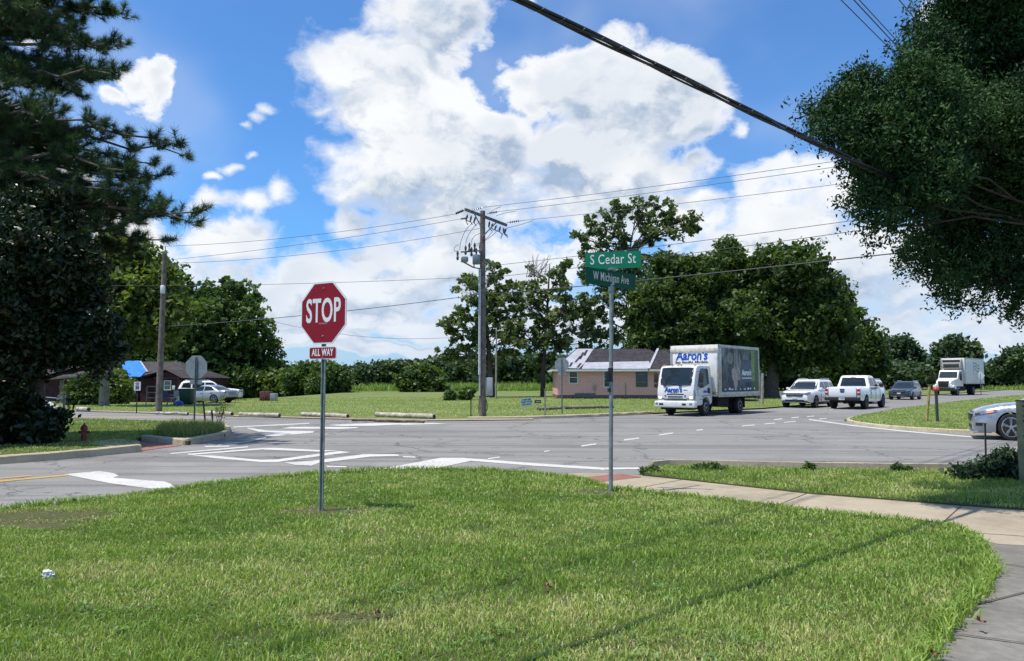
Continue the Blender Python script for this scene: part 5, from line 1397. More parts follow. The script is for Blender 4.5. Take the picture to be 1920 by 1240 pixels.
# faded banner emblem on its side
for k, (mm, x0_, x1_) in enumerate(((mat('faded_print', (.38, .30, .27), .6, var=.2), -4.2, -6.3), (mat('faded_print_teal', (.24, .30, .30), .6), -4.2, -6.3), (mat('faded_print', (.38, .30, .27)), -4.2, -6.0))):
    g = MB(); P_ = []
    for i in range(13):
        x = x0_ + (x1_ - x0_) * i / 12; z = 3.45 + .16 * math.sin(i / 12 * 2 * math.pi) - k * .34
        P_ += [(x, 1.2830, z), (x, 1.2830, z + .15)]
    g.add(P_, [(2 * i, 2 * i + 1, 2 * i + 3, 2 * i + 2) for i in range(12)]); g.build('printed_emblem', mm, fb)
strip('printed_emblem', fb, mat('faded_print', (.4, .3, .26)), (-4.1, -3.95, 1.28, 1.2826, 2.3, 3.9))
place(ft, 1795, 742, 1.35, 1.05, -.73, -.683)
ft.scale = (1.0,) * 3
# ================================================================== SIGNS, POLES, HOUSES, SMALL THINGS
M_GALV = mat('galvanised_steel', (0.30, 0.33, 0.33), 0.45, 0.7, var=0.2, vscale=12)
M_POSTG = mat('green_grey_post', (0.28, 0.32, 0.31), 0.55, 0.2, var=0.2, vscale=10)
M_SRED = mat('sign_red', (0.26, 0.0045, 0.016), 0.5, var=0.05, vscale=3, dirt=.03, spec=.25)
M_SWHITE = mat('sign_white', (0.78, 0.78, 0.76), 0.35, var=0.04)
M_SGREEN = mat('sign_green', (0.002, 0.20, 0.105), 0.5, var=0.05, spec=.25)
M_SGREEN2 = mat('sign_green_dark', (0.002, 0.10, 0.062), 0.5, var=0.05, spec=.25)
M_SBACK = mat('sign_back_aluminium', (0.42, 0.44, 0.45), 0.45, 0.55, var=0.12, vscale=5)
M_BOLT = mat('bolt', (0.35, 0.35, 0.34), 0.35, 0.8)
M_WOOD = mat('weathered_pole', (0.20, 0.175, 0.14), 0.9, var=0.25, vscale=5, bump=.5, bscale=30)
M_WOODL = mat('pale_pole', (0.36, 0.32, 0.25), 0.9, var=0.2, vscale=5, bump=.4, bscale=30)
M_WIRE = mat('wire', (0.04, 0.045, 0.05), 0.6, var=.1)
M_CABLE = mat('black_cable', (0.012, 0.013, 0.016), 0.42, var=.1)
M_PORC = mat('insulator', (0.10, 0.08, 0.085), 0.25, coat=.5)


def octagon(R_): return [(R_ / math.cos(math.pi / 8) * math.cos(math.pi / 8 + k * math.pi / 4), R_ / math.cos(math.pi / 8) * math.sin(math.pi / 8 + k * math.pi / 4)) for k in range(8)]


def rrect(w, h, r, n=5):
    out = []
    for cx_, cz, a0 in ((w / 2 - r, h / 2 - r, 0), (-w / 2 + r, h / 2 - r, 90), (-w / 2 + r, -h / 2 + r, 180), (w / 2 - r, -h / 2 + r, 270)):
        out += [(cx_ + r * math.cos(math.radians(a0 + 90 * k / (n - 1))), cz + r * math.sin(math.radians(a0 + 90 * k / (n - 1)))) for k in range(n)]
    return out


def uchannel(par, h, w=.062, d=.03, m_=None, z0=-.2):
    p = [(-w / 2, .0), (-w * .30, .0), (-w * .22, d), (w * .22, d), (w * .30, .0), (w / 2, .0), (w / 2, .004), (w * .33, .004), (w * .25, d + .004), (-w * .25, d + .004), (-w * .33, .004), (-w / 2, .004)]
    g = MB(); g.prism(p, 'Z', z0, h)
    for k in range(int(h / .15)): g.cur = 0
    o = g.build('post', m_ or M_POSTG, par, smooth=25)
    hm = MB()
    for k in range(2, int(h / .1)): hm.lathe([(.006, -.0012), (.006, .0)], (0, -.001 + d * 0, k * .1), 8, 'Y') if False else hm.box((0, d - .0012 + .0 + .0052, k * .1), (.009, .001, .012))
    hm.build('punched_holes', M_SEAM, o)
    return o


# --- STOP sign (front faces local -Y)
st = thing('stop_sign', 'red STOP sign with ALL WAY plate on a steel post in the foreground lawn', 'stop sign', (sb.x, sb.y, 0.095), math.radians(-31))
dS = sb.y; zc = D(598, 587, dS).z - .095
uchannel(st, D(600, 535, dS).z - .095 - .03)
def flat(par, name, poly, y0, y1, zc_, m_, xc=0, **k):
    g = MB(); g.prism([(x + xc, z + zc_) for x, z in poly], 'Y', y0, y1); return g.build(name, m_, par, **k)
pa = flat(st, 'octagon_plate', octagon(.381), -.010, -.006, zc, M_SBACK); flat(st, 'border', octagon(.380), -.0118, -.0102, zc, M_SWHITE)
pa2 = flat(st, 'red_face', octagon(.360), -.0135, -.0120, zc, M_SRED)
RN = basis((1, 0, 0), (0, 0, 1))      # normal = -Y
text('lettering', 'STOP', .405, (0, -.0142, zc + .015), RN, M_SWHITE, st, weight=.008, xs=.575, space=1.06)
for z in (zc + .30, zc - .285):
    g = MB(); g.lathe([(.009, -.020), (.012, -.0135)], (0, 0, z), 8, 'Y'); g.build('bolt', M_BOLT, st)
flat(st, 'sticker', rrect(.14, .022, .004), -.0150, -.0137, zc - .13, mat('faded_sticker', (.42, .12, .13), .5, var=.3, vscale=30))
zw = D(598, 662, dS).z - .095
flat(st, 'all_way_plate', rrect(.458, .153, .025), -.010, -.006, zw, M_SWHITE); flat(st, 'all_way_face', rrect(.436, .131, .02), -.0120, -.0102, zw, M_SRED)
text('lettering', 'ALL WAY', .118, (0, -.0128, zw + .002), RN, M_SWHITE, st, weight=.0028, xs=.66, space=1.1)
for x, z in ((0, zw + .055), (0, zw - .06)):
    g = MB(); g.lathe([(.007, -.018), (.010, -.012)], (x, 0, z), 8, 'Y'); g.build('bolt', M_BOLT, st)

# --- street name signs
dN = nb_.y
sn = thing('street_name_sign', 'green street name signs S Cedar St and W Michigan Ave on a round post', 'street sign', (nb_.x, nb_.y, 0.095))
ztop = D(1150, 540, dN).z - .095
g = MB(); g.tube([(0, 0, -.2), (.035, 0, ztop)], .030, 16); g.build('post', M_POSTG, sn, smooth=50)
g = MB(); g.tube([(.032, 0, ztop - .05), (.035, 0, ztop + .02)], .040, 16); g.box((.036, 0, ztop + .03), (.03, .05, .05)); g.build('cap_bracket', M_GALV, sn)
zL = D(1148, 523, dN).z - .095; zU = D(1153, 488, dN).z - .095
for nm, z, ang, L, H_, txt, mm, xc, sz in (('name_blade', zL, math.radians(43), 1.12, .235, 'W Michigan Ave', M_SGREEN2, .035, .175), ('name_blade', zU, math.radians(-14), .80, .245, 'S Cedar St', M_SGREEN, .06, .20)):
    g = MB(); g.prism([(x, zz_) for x, zz_ in rrect(L, H_, .012)], 'Y', -.0025, .0025); me_ = g.mesh('blade')
    M4 = Matrix.Translation((xc, 0, z)) @ Matrix.Rotation(ang, 4, 'Z'); me_.transform(M4); bl = link(nm, me_, sn, mm)
    R3 = (M4.to_3x3() @ RN)
    nrm = M4.to_3x3() @ Vector((0, -1, 0))
    tw = .58 if txt[0] == 'W' else .60
    text('lettering', txt, sz, Vector((xc, 0, z + .008)) + nrm * .0045, R3, M_SWHITE, bl, weight=.0012, xs=.63 if txt[0] == 'W' else .70, space=1.08)
g = MB(); g.box((.045, 0, (zL + zU) / 2), (.10, .07, .04), rz=.3); g.build('cross_bracket', M_GALV, sn, bevel=.01)
g = MB(); g.tube([(.012, 0, D(1148, 716, dN).z - .095), (.0135, 0, D(1148, 690, dN).z - .095)], .037, 14); g.box((.0 - .035, -.02, D(1148, 705, dN).z - .095), (.05, .05, .13)); g.tube([(.0, 0, D(1148, 735, dN).z - .095), (.0, 0, D(1148, 728, dN).z - .095)], .034, 14); g.build('tape_band', M_INK, sn)

# --- backs of stop signs
def stop_back(px, py, ptop, wpx, label, rz, side):
    b0 = G(px, py, .1 if side else .03); Y = b0.y
    t = thing('stop_sign', label, 'stop sign', b0, rz); r = wpx / 2 * Y / F
    top = D(px, ptop, Y).z - b0.z
    uchannel(t, top - .05, .07, .03, M_GALV)
    flat(t, 'octagon_plate', octagon(r), .036, .040, top - r, M_SBACK); flat(t, 'red_face', octagon(r * .99), .041, .044, top - r, M_SRED)
    flat(t, 'all_way_plate', rrect(r * 1.15, r * .42, .03), .036, .040, top - 2 * r - r * .30, M_SBACK)
    for z in (top - r * .3, top - r * 1.7):
        g = MB(); g.box((0, -.004, z), (.02, .012, .02)); g.build('bolt', M_BOLT, t)
    return t


s1 = stop_back(364, 795, 667, 43, 'back of a stop sign with a small plate on the left island', math.radians(-8), True)
s2 = stop_back(1054, 776, 671, 26, 'small grey back of a stop sign in front of the pink house', math.radians(4), False)
for s_ in (s1, s2): s_['group'] = 'stop signs seen from behind'

# --- speed limit
b0 = G(256, 774, .03); Y = b0.y
t = thing('speed_limit_sign', 'white SPEED LIMIT 30 sign across the far road on the left', 'speed sign', b0)
zt = D(257, 716, Y).z - .03; hh = 16.5 * Y / F
uchannel(t, zt, .06, .03, mat('dark_post', (.06, .06, .06), .6)); flat(t, 'plate', rrect(12.5 * Y / F, hh, .03), -.012, -.008, zt - hh / 2, M_SWHITE)
text('lettering', '30', hh * .50, (0, -.014, zt - hh * .70), RN, M_INK, t, weight=.012, xs=.9); text('lettering', 'SPEED', hh * .19, (0, -.014, zt - hh * .17), RN, M_INK, t, weight=.003, xs=.85); text('lettering', 'LIMIT', hh * .19, (0, -.014, zt - hh * .37), RN, M_INK, t, weight=.003, xs=.85)
# --- yellow diamond seen from behind
b0 = G(1838, 735, .03); Y = b0.y * .8; b0 = Vector((D(1838, 700, Y).x, Y, .03))
t = thing('diamond_sign', 'pale back of a small diamond sign beyond the far box truck', 'road sign', b0)
g = MB(); g.tube([(0, 0, 0), (0, 0, D(0, 702, Y).z)], .04, 6); g.build('post', M_GALV, t)
r = 8.5 * Y / F; flat(t, 'diamond_plate', [(r, 0), (0, r), (-r, 0), (0, -r)], -.02, -.01, D(0, 705, Y).z, M_SWHITE)

# --- utility poles
def pole_thing(name, label, px, py, ptx, pty, r0, r1, m_=M_WOOD, z=.03):
    b0 = GH(px, py, z); t = thing(name, label, 'utility pole' if 'pole' in name else 'post', b0)
    top = D(ptx, pty, b0.y) - b0
    g = MB(); g.tube([(0, 0, -.3), top * .5, top], [r0, (r0 + r1) / 2, r1], 14); g.build('pole', m_, t, smooth=60)
    return t, b0, top


up, b0, top = pole_thing('utility_pole', 'tall utility pole with crossarm, regulator cans and conduit in the middle', 905, 783, 905, 396, .165, .115)
YP = b0.y
L_ = lambda px, py, dy=0.0: D(px, py, YP + dy) - b0
armL, armR = L_(872, 394, -.7), L_(950, 424, .9)
def beam(m_, a, c, w, h):
    a, c = Vector(a), Vector(c); d = c - a; R = d.to_track_quat('X', 'Z').to_matrix(); m_.box((a + c) / 2, (d.length, w, h), R=R)
g = MB(); beam(g, armL + Vector((0, -.16, 0)), armR + Vector((0, -.16, 0)), .09, .12); arm = g.build('crossarm', M_WOOD, up, bevel=.01)
g = MB(); beam(g, armL.lerp(armR, .22) + Vector((0, -.2, -.05)), L_(905, 432) + Vector((0, -.16, 0)), .03, .05); beam(g, armL.lerp(armR, .75) + Vector((0, -.2, -.05)), L_(905, 445) + Vector((0, -.16, 0)), .03, .05); g.build('brace', M_GALV, up)
def insul(par, a, c, n=4, r=.05):
    a, c = Vector(a), Vector(c); g = MB(); g.tube([a, c], .012, 5); d = (c - a)
    for k in range(n):
        p = a + d * (.25 + .55 * k / max(1, n - 1)); g.tube([p - d.normalized() * .018, p + d.normalized() * .018], [r * .6, r], 8)
    return g.build('insulator', M_PORC, par)
# strain insulators both ways
wire_ends = {}
for nm, a, c in (('L1', (873, 393, -.7), (852, 402, -1.4)), ('R1', (880, 396, -.6), (906, 389, -.6)), ('R2', (913, 401, 0), (935, 397, .2)), ('R3', (950, 418, .9), (977, 414, 1.1)), ('L2', (878, 409, -.5), (862, 411, -.6))):
    insul(arm, L_(*a), L_(*c), 5, .055)
# hanging cut-outs / jumpers under the arm
for px, py, dy in ((877, 402, -.7), (884, 404, -.5), (892, 406, -.4), (918, 415, .2), (924, 418, .3), (931, 421, .45), (938, 424, .6), (944, 427, .8), (949, 428, .9)):
    g = MB(); p = L_(px, py, dy); q_ = p + Vector((random.uniform(-.12, .02), random.uniform(-.1, .1), -.26)); g.tube([p, p.lerp(q_, .3), q_], [.015, .05, .035], 7); g.tube([q_, q_ + Vector((random.uniform(.06, .2), 0, -.06 - random.random() * .14))], .02, 5); g.build('fuse_cutout', M_PORC, up)
for px, py in ((873, 412), (942, 438)):
    g = MB(); g.tube([L_(px, py, 0), L_(px + (4 if px < 900 else -3), py + 10, 0)], .018, 5); g.build('blade', M_PORC, up)
# jumper wires
jw = MB()
for pts in ([(889, 415), (872, 432), (863, 455), (862, 469)], [(900, 415), (886, 428), (876, 445), (873, 458)], [(900, 438), (888, 443), (883, 455), (884, 460)], [(935, 430), (918, 447), (900, 455), (887, 460)], [(925, 432), (915, 445), (911, 448), (893, 462)], [(860, 459), (852, 463), (851, 470), (858, 473)], [(945, 432), (950, 428), (975, 422), (1000, 414)], [(921, 397), (926, 393), (938, 388), (940, 388)], [(930, 405), (945, 400), (968, 396)]):
    P_ = smooth_line([L_(x, y, -.3) for x, y in pts], 2); jw.tube(P_, .011, 4)
jw.build('jumper_wires', M_WIRE, up)
# recloser / regulator tanks hanging left of the pole
g = MB(); a, c = L_(864, 486, -.7), L_(887, 494, -.3)
g.box(L_(871, 487, -.6), (.30, .34, .24), rz=.2); g.build('equipment_tank', M_GALV, up, bevel=.05)
g = MB(); g.box(L_(893, 487, -.35), (.32, .40, .40), rz=.1); g.build('equipment_box', mat('equipment_grey', (.22, .25, .27), .5, .3, var=.1), up, bevel=.03)
for px, py, dy in ((873, 468, -.5), (884, 471, -.3), (893, 473, -.1), (880, 463, -.4), (890, 463, -.2), (900, 465, 0), (858, 478, -.8)):
    g = MB(); p = L_(px, py + 6, dy); g.tube([p + Vector((0, 0, -.10)), p, p + Vector((0, 0, .08)), p + Vector((0, 0, .22)), p + Vector((0, 0, .34))], [.035, .065, .035, .06, .012], 8); g.build('bushing', M_PORC, up)
g = MB(); beam(g, L_(864, 473, -.4), L_(903, 470, -.1), .05, .06); beam(g, L_(866, 490, -.5), L_(888, 502, -.2), .06, .05); beam(g, L_(888, 478, -.3), L_(889, 502, -.3), .05, .05); beam(g, L_(889, 502, -.3), L_(905, 505, 0), .05, .05); beam(g, L_(905, 485, 0), L_(917, 487, .1), .04, .04); beam(g, L_(917, 485, .1), L_(917, 505, .1), .03, .04); beam(g, L_(917, 503, .1), L_(908, 512, 0), .03, .04); g.build('mounting_frame', M_GALV, up)
# conduit, box, lower cables
g = MB(); g.tube([L_(899.5, 505, -.2), L_(899, 700, -.2), L_(898.5, 703, -.2)], .055, 10); g.tube([L_(899, 703, -.2), L_(900, 742, -.15)], .03, 8); g.build('conduit', mat('white_conduit', (.55, .58, .58), .5, .1, var=.1), up, smooth=50)
g = MB(); g.box(L_(917, 725, .0), (.32, .25, .80)); g.build('meter_cabinet', mat('cabinet_grey', (.40, .42, .41), .5, .2, var=.1), up, bevel=.02)
g = MB(); g.tube(smooth_line([L_(907, 742), L_(913, 752), L_(914, 770), L_(907, 775)], 2), .02, 5); g.tube([L_(899, 742, -.2), L_(897, 775, -.3)], .015, 5); g.tube(smooth_line([L_(905, 745, -.1), L_(925, 741, .2), L_(918, 737, .1)], 2), .02, 5); g.build('loose_cables', M_WIRE, up)
# second pole left
lp, b1, topl = pole_thing('utility_pole', 'leaning wooden utility pole beside the maroon house on the left', 297, 774, 309, 476, .17, .115)
Y1 = b1.y; K_ = lambda px, py, dy=0.0: D(px, py, Y1 + dy) - b1
g = MB(); g.tube([K_(310, 476), K_(310, 462)], .025, 6); g.build('top_pin', M_GALV, lp)
g = MB(); g.box(K_(305, 543, -.15), (.20, .20, .42)); g.build('equipment_can', M_SWHITE, lp, bevel=.05)
g = MB(); beam(g, K_(308, 498), K_(321, 497), .04, .05); g.tube([K_(322, 499), K_(322, 493)], .05, 7); g.build('bracket', M_PORC, lp)
g = MB(); g.tube(smooth_line([K_(303, 612), K_(290, 616), K_(303, 622)], 1), .05, 6); g.build('splice_case', M_CABLE, lp)
# small poles
tp_, b2_, topc = pole_thing('light_pole', 'thin pale light pole with a short arm right of the tall utility pole', 930, 748, 931, 618, .09, .06, M_WOODL)
g = MB(); q0 = D(931, 622, b2_.y) - b2_; g.tube([q0, D(945, 616, b2_.y) - b2_], .03, 6); g.box(D(946, 616, b2_.y) - b2_, (.35, .15, .10)); g.build('lamp_arm', M_GALV, tp_)
tp_, b2_, topc = pole_thing('thin_pole', 'thin grey pole standing before the dark trees above the parked sedan', 392, 748, 391, 640, .09, .07, M_WOODL)
tp_, b2_, topc = pole_thing('thin_pole', 'grey wooden pole between the box truck and the white SUV', 1429, 758, 1430, 700, .10, .09, M_WOODL)


# --- overhead lines
def wire(label, a, c, sag, r=.010, m_=M_WIRE, ext=0.0, n=28, name='power_line'):
    a, c = Vector(a), Vector(c); d = c - a
    if ext: c = c + d * ext
    pts = []
    for i in range(n + 1):
        t = i / n; pts.append(a.lerp(c, t) - Vector((0, 0, 4 * sag * t * (1 - t))))
    g = MB(); g.tube(pts, r, 5)
    o = g.build(name, m_, None, smooth=60); return tag(o, label, 'cable', 'overhead lines at the utility pole')


W_ = lambda px, py, dy=0.0: D(px, py, YP + dy)
V_ = lambda px, py, dy=0.0: D(px, py, Y1 + dy)
wire('topmost wire from the crossarm left to the tip of the leaning pole', V_(310, 462), W_(851, 402, -1.3), .25)
wire('second wire from the crossarm left to the leaning pole', V_(312, 488), W_(862, 411, -.6), .15)
wire('third wire from the pole left to the bracket of the leaning pole', V_(322, 494), W_(904, 428, 0), .30)
wire('thin level wire at mid height left of the tall pole', D(80, 534, 44), W_(904, 519, 0), .2)
wire('sloping cable crossing behind the STOP sign', D(300, 613, 38.2), W_(904, 552, 0), .15, .016)
wire('slack low cable hanging left below the STOP sign face', V_(478, 594, 6), W_(860, 632, 12), .55)
def right(px0, py0, px1, py1, Ya, z_same, lab, r=.010, sag=.25):
    a = D(px0, py0, Ya); k = ray(px1, py1); Yc = (a.z - .15 - HCAM) * k[1] / k[2]; c = D(px1, py1, Yc); wire(lab, a, c, sag, r, ext=1.2 if Yc > 15 else .6)
right(906, 389, 1545, 292, YP - .6, 1, 'topmost wire running right from the crossarm into the cedar')
right(935, 397, 1552, 302, YP + .2, 1, 'second wire running right from the crossarm')
right(977, 414, 1600, 329, YP + 1.1, 1, 'third wire running right from the crossarm end')
right(908, 500, 1593, 399, YP, 1, 'upper of the two mid-height wires right of the pole')
right(908, 522, 1597, 418, YP, 1, 'lower of the two mid-height wires right of the pole')
right(908, 553, 1671, 459, YP, 1, 'lowest and thickest cable right of the pole', .018)
# heavy bundled cable close overhead
def heavy():
    z = 4.22
    k = ray(975, 0); Ya = (z - HCAM) * k[1] / k[2]; a = D(975, 0, Ya)
    k = ray(1600, 302); Yc = (z - .1 - HCAM) * k[1] / k[2]; c = D(1600, 302, Yc); d = (c - a)
    P0 = a - d * 1.4; P1 = c + d * 1.0; t = thing('heavy_cable', 'thick black bundled cable hanging close overhead across the top right', 'cable', P0)
    n = 150; u = (P1 - P0).normalized(); s1_ = u.cross(Vector((0, 0, 1))).normalized(); s2_ = Vector((0, 0, 1))
    def cen(f): return (P1 - P0) * f - Vector((0, 0, .10 * 4 * (f - .41) * (.82 - f) if False else 0))
    for q_ in range(4):
        g = MB(); pts = []
        for i in range(n + 1):
            f = i / n; w = f * 26 + q_ * math.pi / 2; sep_ = .016 + .010 * max(0, math.sin(f * 11 + q_)) ** 2
            pts.append(cen(f) + (s1_ * math.cos(w) + s2_ * math.sin(w)) * sep_)
        g.tube(pts, [.0125, .0125, .009, .011][q_], 7); g.build('strand', M_CABLE, t, smooth=60)
    g = MB(); pts = []
    for i in range(1500):
        f = i / 1500; w = f * 520; pts.append(cen(f) + (s1_ * math.cos(w) + s2_ * math.sin(w)) * .031)
    g.tube(pts, .0012, 3); g.build('lashing_wire', M_GALV, t)
heavy()
for k, (x0, x1, y1, z, lab, r) in enumerate([(1577, 1708, 131, 10.5, 'left of three parallel wires entering the cedar at the top right', .012), (1601, 1716, 124, 10.5, 'middle of three parallel wires entering the cedar at the top right', .014), (1611, 1720, 118, 10.5, 'right of three parallel wires entering the cedar at the top right', .012), (1686, 1750, 78, 11.5, 'single wire farthest right at the top above the cedar', .014)]):
    a_ = ray(x0, 0); Ya = (z - HCAM) * a_[1] / a_[2]; c_ = ray(x1, y1); Yc = (z - HCAM) * c_[1] / c_[2]
    a = D(x0, 0, Ya); c = D(x1, y1, Yc); d = c - a
    o = wire(lab, a - d * 4, c + d * 3, 0, r); o['group'] = 'wires above the cedar'

# --- houses
M_PINK = mat('pink_block', (0.60, 0.38, 0.33), 0.8, var=0.10, vscale=2, bump=.3, bscale=12, dirt=.15)
M_SHING = mat('dark_shingles', (0.040, 0.035, 0.042), 0.9, var=0.3, vscale=3, bump=.6, bscale=14)
M_FELT = mat('white_roof_felt', (0.40, 0.395, 0.44), 0.6, var=0.12, vscale=1.2)
M_TRIM = mat('house_trim', (0.66, 0.68, 0.62), 0.6, var=0.08)
M_WGL = glassmat('house_glass', (0.03, 0.04, 0.04), .08)
def brickmat(name, c1, c2, mortar, bw=.4, bh=.2, ms=.008):
    mt = bpy.data.materials.new(name); mt.use_nodes = True; q = NB(mt.node_tree); pb = mt.node_tree.nodes['Principled BSDF']
    t = q.n('ShaderNodeTexCoord').outputs['Object']; s_ = q.n('ShaderNodeSeparateXYZ'); q.put(s_.inputs[0], t); cb_ = q.n('ShaderNodeCombineXYZ')
    q.put(cb_.inputs[0], q.m('ADD', s_.outputs[0], s_.outputs[1])); q.put(cb_.inputs[1], s_.outputs[2])
    br = q.n('ShaderNodeTexBrick'); q.put(br.inputs['Vector'], cb_.outputs[0]); br.inputs['Scale'].default_value = 1; br.inputs['Brick Width'].default_value = bw; br.inputs['Row Height'].default_value = bh; br.inputs['Mortar Size'].default_value = ms
    br.inputs['Color1'].default_value = (*c1, 1); br.inputs['Color2'].default_value = (*c2, 1); br.inputs['Mortar'].default_value = (*mortar, 1)
    c = q.mix(q.m('MULTIPLY', q.ss(q.noise(t, .8, 5), .5, .7), .25), br.outputs[0], tuple(v * .7 for v in c1))
    q.put(pb.inputs['Base Color'], c); pb.inputs['Roughness'].default_value = .85
    return mt
M_PINKB = brickmat('pink_block_wall', (0.80, 0.43, 0.36), (0.75, 0.395, 0.33), (0.50, 0.27, 0.23), .42, .21, .010)
YH = 67.0
ho = D(1045, 700, YH).x
H1 = thing('pink_house', 'small pink block house with patched dark roof behind the box truck', 'house', (ho, YH, 0))
hz = lambda py: D(0, py, YH).z
wx = lambda px: D(px, 700, YH).x - ho
ze = hz(692.5)
g = MB(); g.b2(0, 13.5, 0, 7.5, .35, ze); g.build('wall', M_PINKB, H1)
g = MB(); g.b2(-.03, 13.53, -.03, 7.5, 0, .36); g.build('foundation', mat('foundation', (.20, .13, .11), .9, var=.3), H1)
# roof hip
zr = hz(656) + .25; yr = 3.9
e0, e1, ef, eb = -.45, 14.2, -.5, 8.2
rg0, rg1 = wx(1080), wx(1192)
g = MB(); R1 = [(e0, ef, ze), (e1, ef, ze), (e1, eb, ze), (e0, eb, ze), (rg0 + .4, yr, zr), (10.5, yr, zr)]
g.add(R1 + [(x, y, z - .12) for x, y, z in R1[:4]], [(0, 1, 5, 4), (1, 2, 5), (2, 3, 4, 5), (3, 0, 4), (0, 1, 7, 6), (1, 2, 8, 7), (2, 3, 9, 8), (3, 0, 6, 9), (6, 7, 8, 9)]); rf = g.build('roof', M_SHING, H1)
nr = Vector((0, -(zr - ze), (yr - ef))).normalized()
def onroof(x, t, off=.03):      # t 0 eave .. 1 ridge
    y = ef + (yr - ef) * t; z = ze + (zr - ze) * t; return Vector((x, y, z)) + nr * off
def hip(t): return e0 + (rg0 + .4 - e0) * t
g = MB(); P_ = [onroof(hip(.05) + .15, .05), onroof(hip(1) + .05, .985), onroof(wx(1122), .985), onroof(wx(1095), .22), onroof(wx(1085), .02)]
g.add(P_, [tuple(range(5))]); g.build('felt_patch', M_FELT, rf)
g = MB()
for a, c in (((1078, .30), (1091, .62)), ((1088, .45), (1098, .80)), ((1066, .10), (1072, .30)), ((1080, .05), (1088, .26)), ((1098, .62), (1106, .92))):
    p, q_ = onroof(wx(a[0]), a[1], .04), onroof(wx(c[0]), c[1], .04); g.add([p, p + Vector((.22, 0, 0)), q_ + Vector((.22, 0, 0)), q_], [(0, 1, 2, 3)])
g.build('bare_strips', M_SHING, rf)
g = MB(); g.add([onroof(wx(1090), .0), onroof(wx(1220), .0), onroof(wx(1221), .36), onroof(wx(1098), .30)], [(0, 1, 2, 3)]); g.build('felt_patch', M_FELT, rf)
# forward wing on the right
g = MB(); x0 = wx(1214); P_ = [(x0, -.9, ze), (x0 + 5.5, -.9, ze), (x0 + 2.75, 3.5, ze + 1.75), (x0 + 5.5, 4, ze), (x0, 4, ze)]
g.add([(x0, -.95, ze + .01), (x0 + 5.8, -.95, ze + .01), (x0 + 4.2, 3.2, zr - .05), (x0 + 1.6, 3.2, zr - .05), (x0 + 5.8, 4, ze + .01), (x0 - .2, 2.5, ze + .2)], [(0, 1, 2, 3), (1, 4, 2), (0, 3, 5)]); g.build('roof_wing', M_SHING, rf)
g = MB(); beam(g, Vector((x0 - .05, -.95, ze + .05)), Vector((x0 + 1.6, 3.15, zr)), .22, .05); g.build('felt_edge', M_FELT, rf)
g = MB(); g.b2(e0 - .02, x0, ef - .05, ef - .005, ze - .20, ze - .02); g.b2(x0, x0 + 5.8, -1.0, -.955, ze - .2, ze - .02); g.b2(e0 - .05, e0 - .005, ef, eb, ze - .2, ze - .02); g.build('fascia', M_TRIM, H1)
for a, c, t0, b0_ in ((1068, 1082, 698, 718), (1133, 1145, 697, 725), (1194, 1212, 695, 724)):
    x_0, x_1, z_0, z_1 = wx(a), wx(c), hz(b0_), hz(t0)
    g = MB(); w_ = .09
    g.b2(x_0 - w_, x_0, -.05, .02, z_0 - w_, z_1 + w_); g.b2(x_1, x_1 + w_, -.05, .02, z_0 - w_, z_1 + w_); g.b2(x_0, x_1, -.05, .02, z_1, z_1 + w_); g.b2(x_0, x_1, -.05, .02, z_0 - w_, z_0); g.b2(x_0, x_1, -.03, .01, (z_0 + z_1) / 2 - .03, (z_0 + z_1) / 2 + .03)
    fr = g.build('window', M_TRIM if a < 1190 else mat('dark_frame', (.10, .11, .12), .5), H1)
    g = MB(); g.b2(x_0, x_1, -.012, -.006, z_0, z_1); g.build('pane', M_WGL, fr)
    g = MB(); k_ = 4
    for i in range(1, k_): zz_ = z_0 + (z_1 - z_0) * i / k_; g.b2(x_0, x_1, -.022, -.014, zz_ - .012, zz_ + .012)
    g.build('blinds', mat('blind', (.35, .36, .34), .7), fr)
g = MB(); g.b2(wx(1077.5), wx(1116), -.06, -.035, .18, .52)
for k in range(7): g.b2(wx(1078) + k * .26, wx(1078) + k * .26 + .02, -.075, -.06, .2, .5)
g.build('crawlspace_panel', mat('panel_grey', (.13, .13, .15), .6, var=.2), H1)
g = MB(); g.b2(wx(1113), wx(1117), -.2, -.03, .9, 1.25); g.tube([(wx(1115), -.08, .5), (wx(1115), -.08, 1.1)], .03, 6); g.tube([(wx(1173), -.06, .3), (wx(1173), -.06, 1.45)], .03, 6); g.build('meter_box', M_GALV, H1)

# maroon house on the left
M_MAR = mat('maroon_siding', (0.055, 0.015, 0.020), 0.85, var=0.2, vscale=3, bump=.3, bscale=10)
M_ROOFM = mat('brown_shingles', (0.050, 0.042, 0.042), 0.9, var=0.25, vscale=3, bump=.5, bscale=14)
M_TARP = mat('blue_tarp', (0.015, 0.20, 0.72), 0.45, var=0.15, vscale=2, bump=.8, bscale=3)
YM = 55.0; mo = D(225, 700, YM).x
H2 = thing('maroon_house', 'dark maroon house with a blue tarp on its brown roof behind the left pole', 'house', (0, 0, 0), scale=1.72)
H2.location = (D(225, 700, 94.6).x, 94.6, ground_h(-46, 94) + 0.02)
mx_ = lambda px, Y=YM: D(px, 700, Y).x - mo
mz = lambda py, Y=YM: D(0, py, Y).z
g = MB(); g.b2(-7.0, mx_(268), .4, 8, 0, mz(710)); g.b2(mx_(264), mx_(348), 0, 8, 0, mz(708)); g.build('wall', M_MAR, H2)
zE, zR = mz(710), D(0, 680, YM + 4).z
g = MB(); g.add([(-8.2, -.1, zE), (mx_(266), -.1, zE), (mx_(348), -.1, zE), (mx_(352), 8.6, zE), (-8.2, 8.6, zE), (mx_(262, 59), 4.2, zR), (mx_(335, 59), 4.2, zR), (-6.0, 4.2, zR - .0)], [(0, 1, 5, 7), (1, 2, 6, 5), (2, 3, 6), (3, 4, 7, 5, 6), (4, 0, 7)]); rf2 = g.build('roof', M_ROOFM, H2)
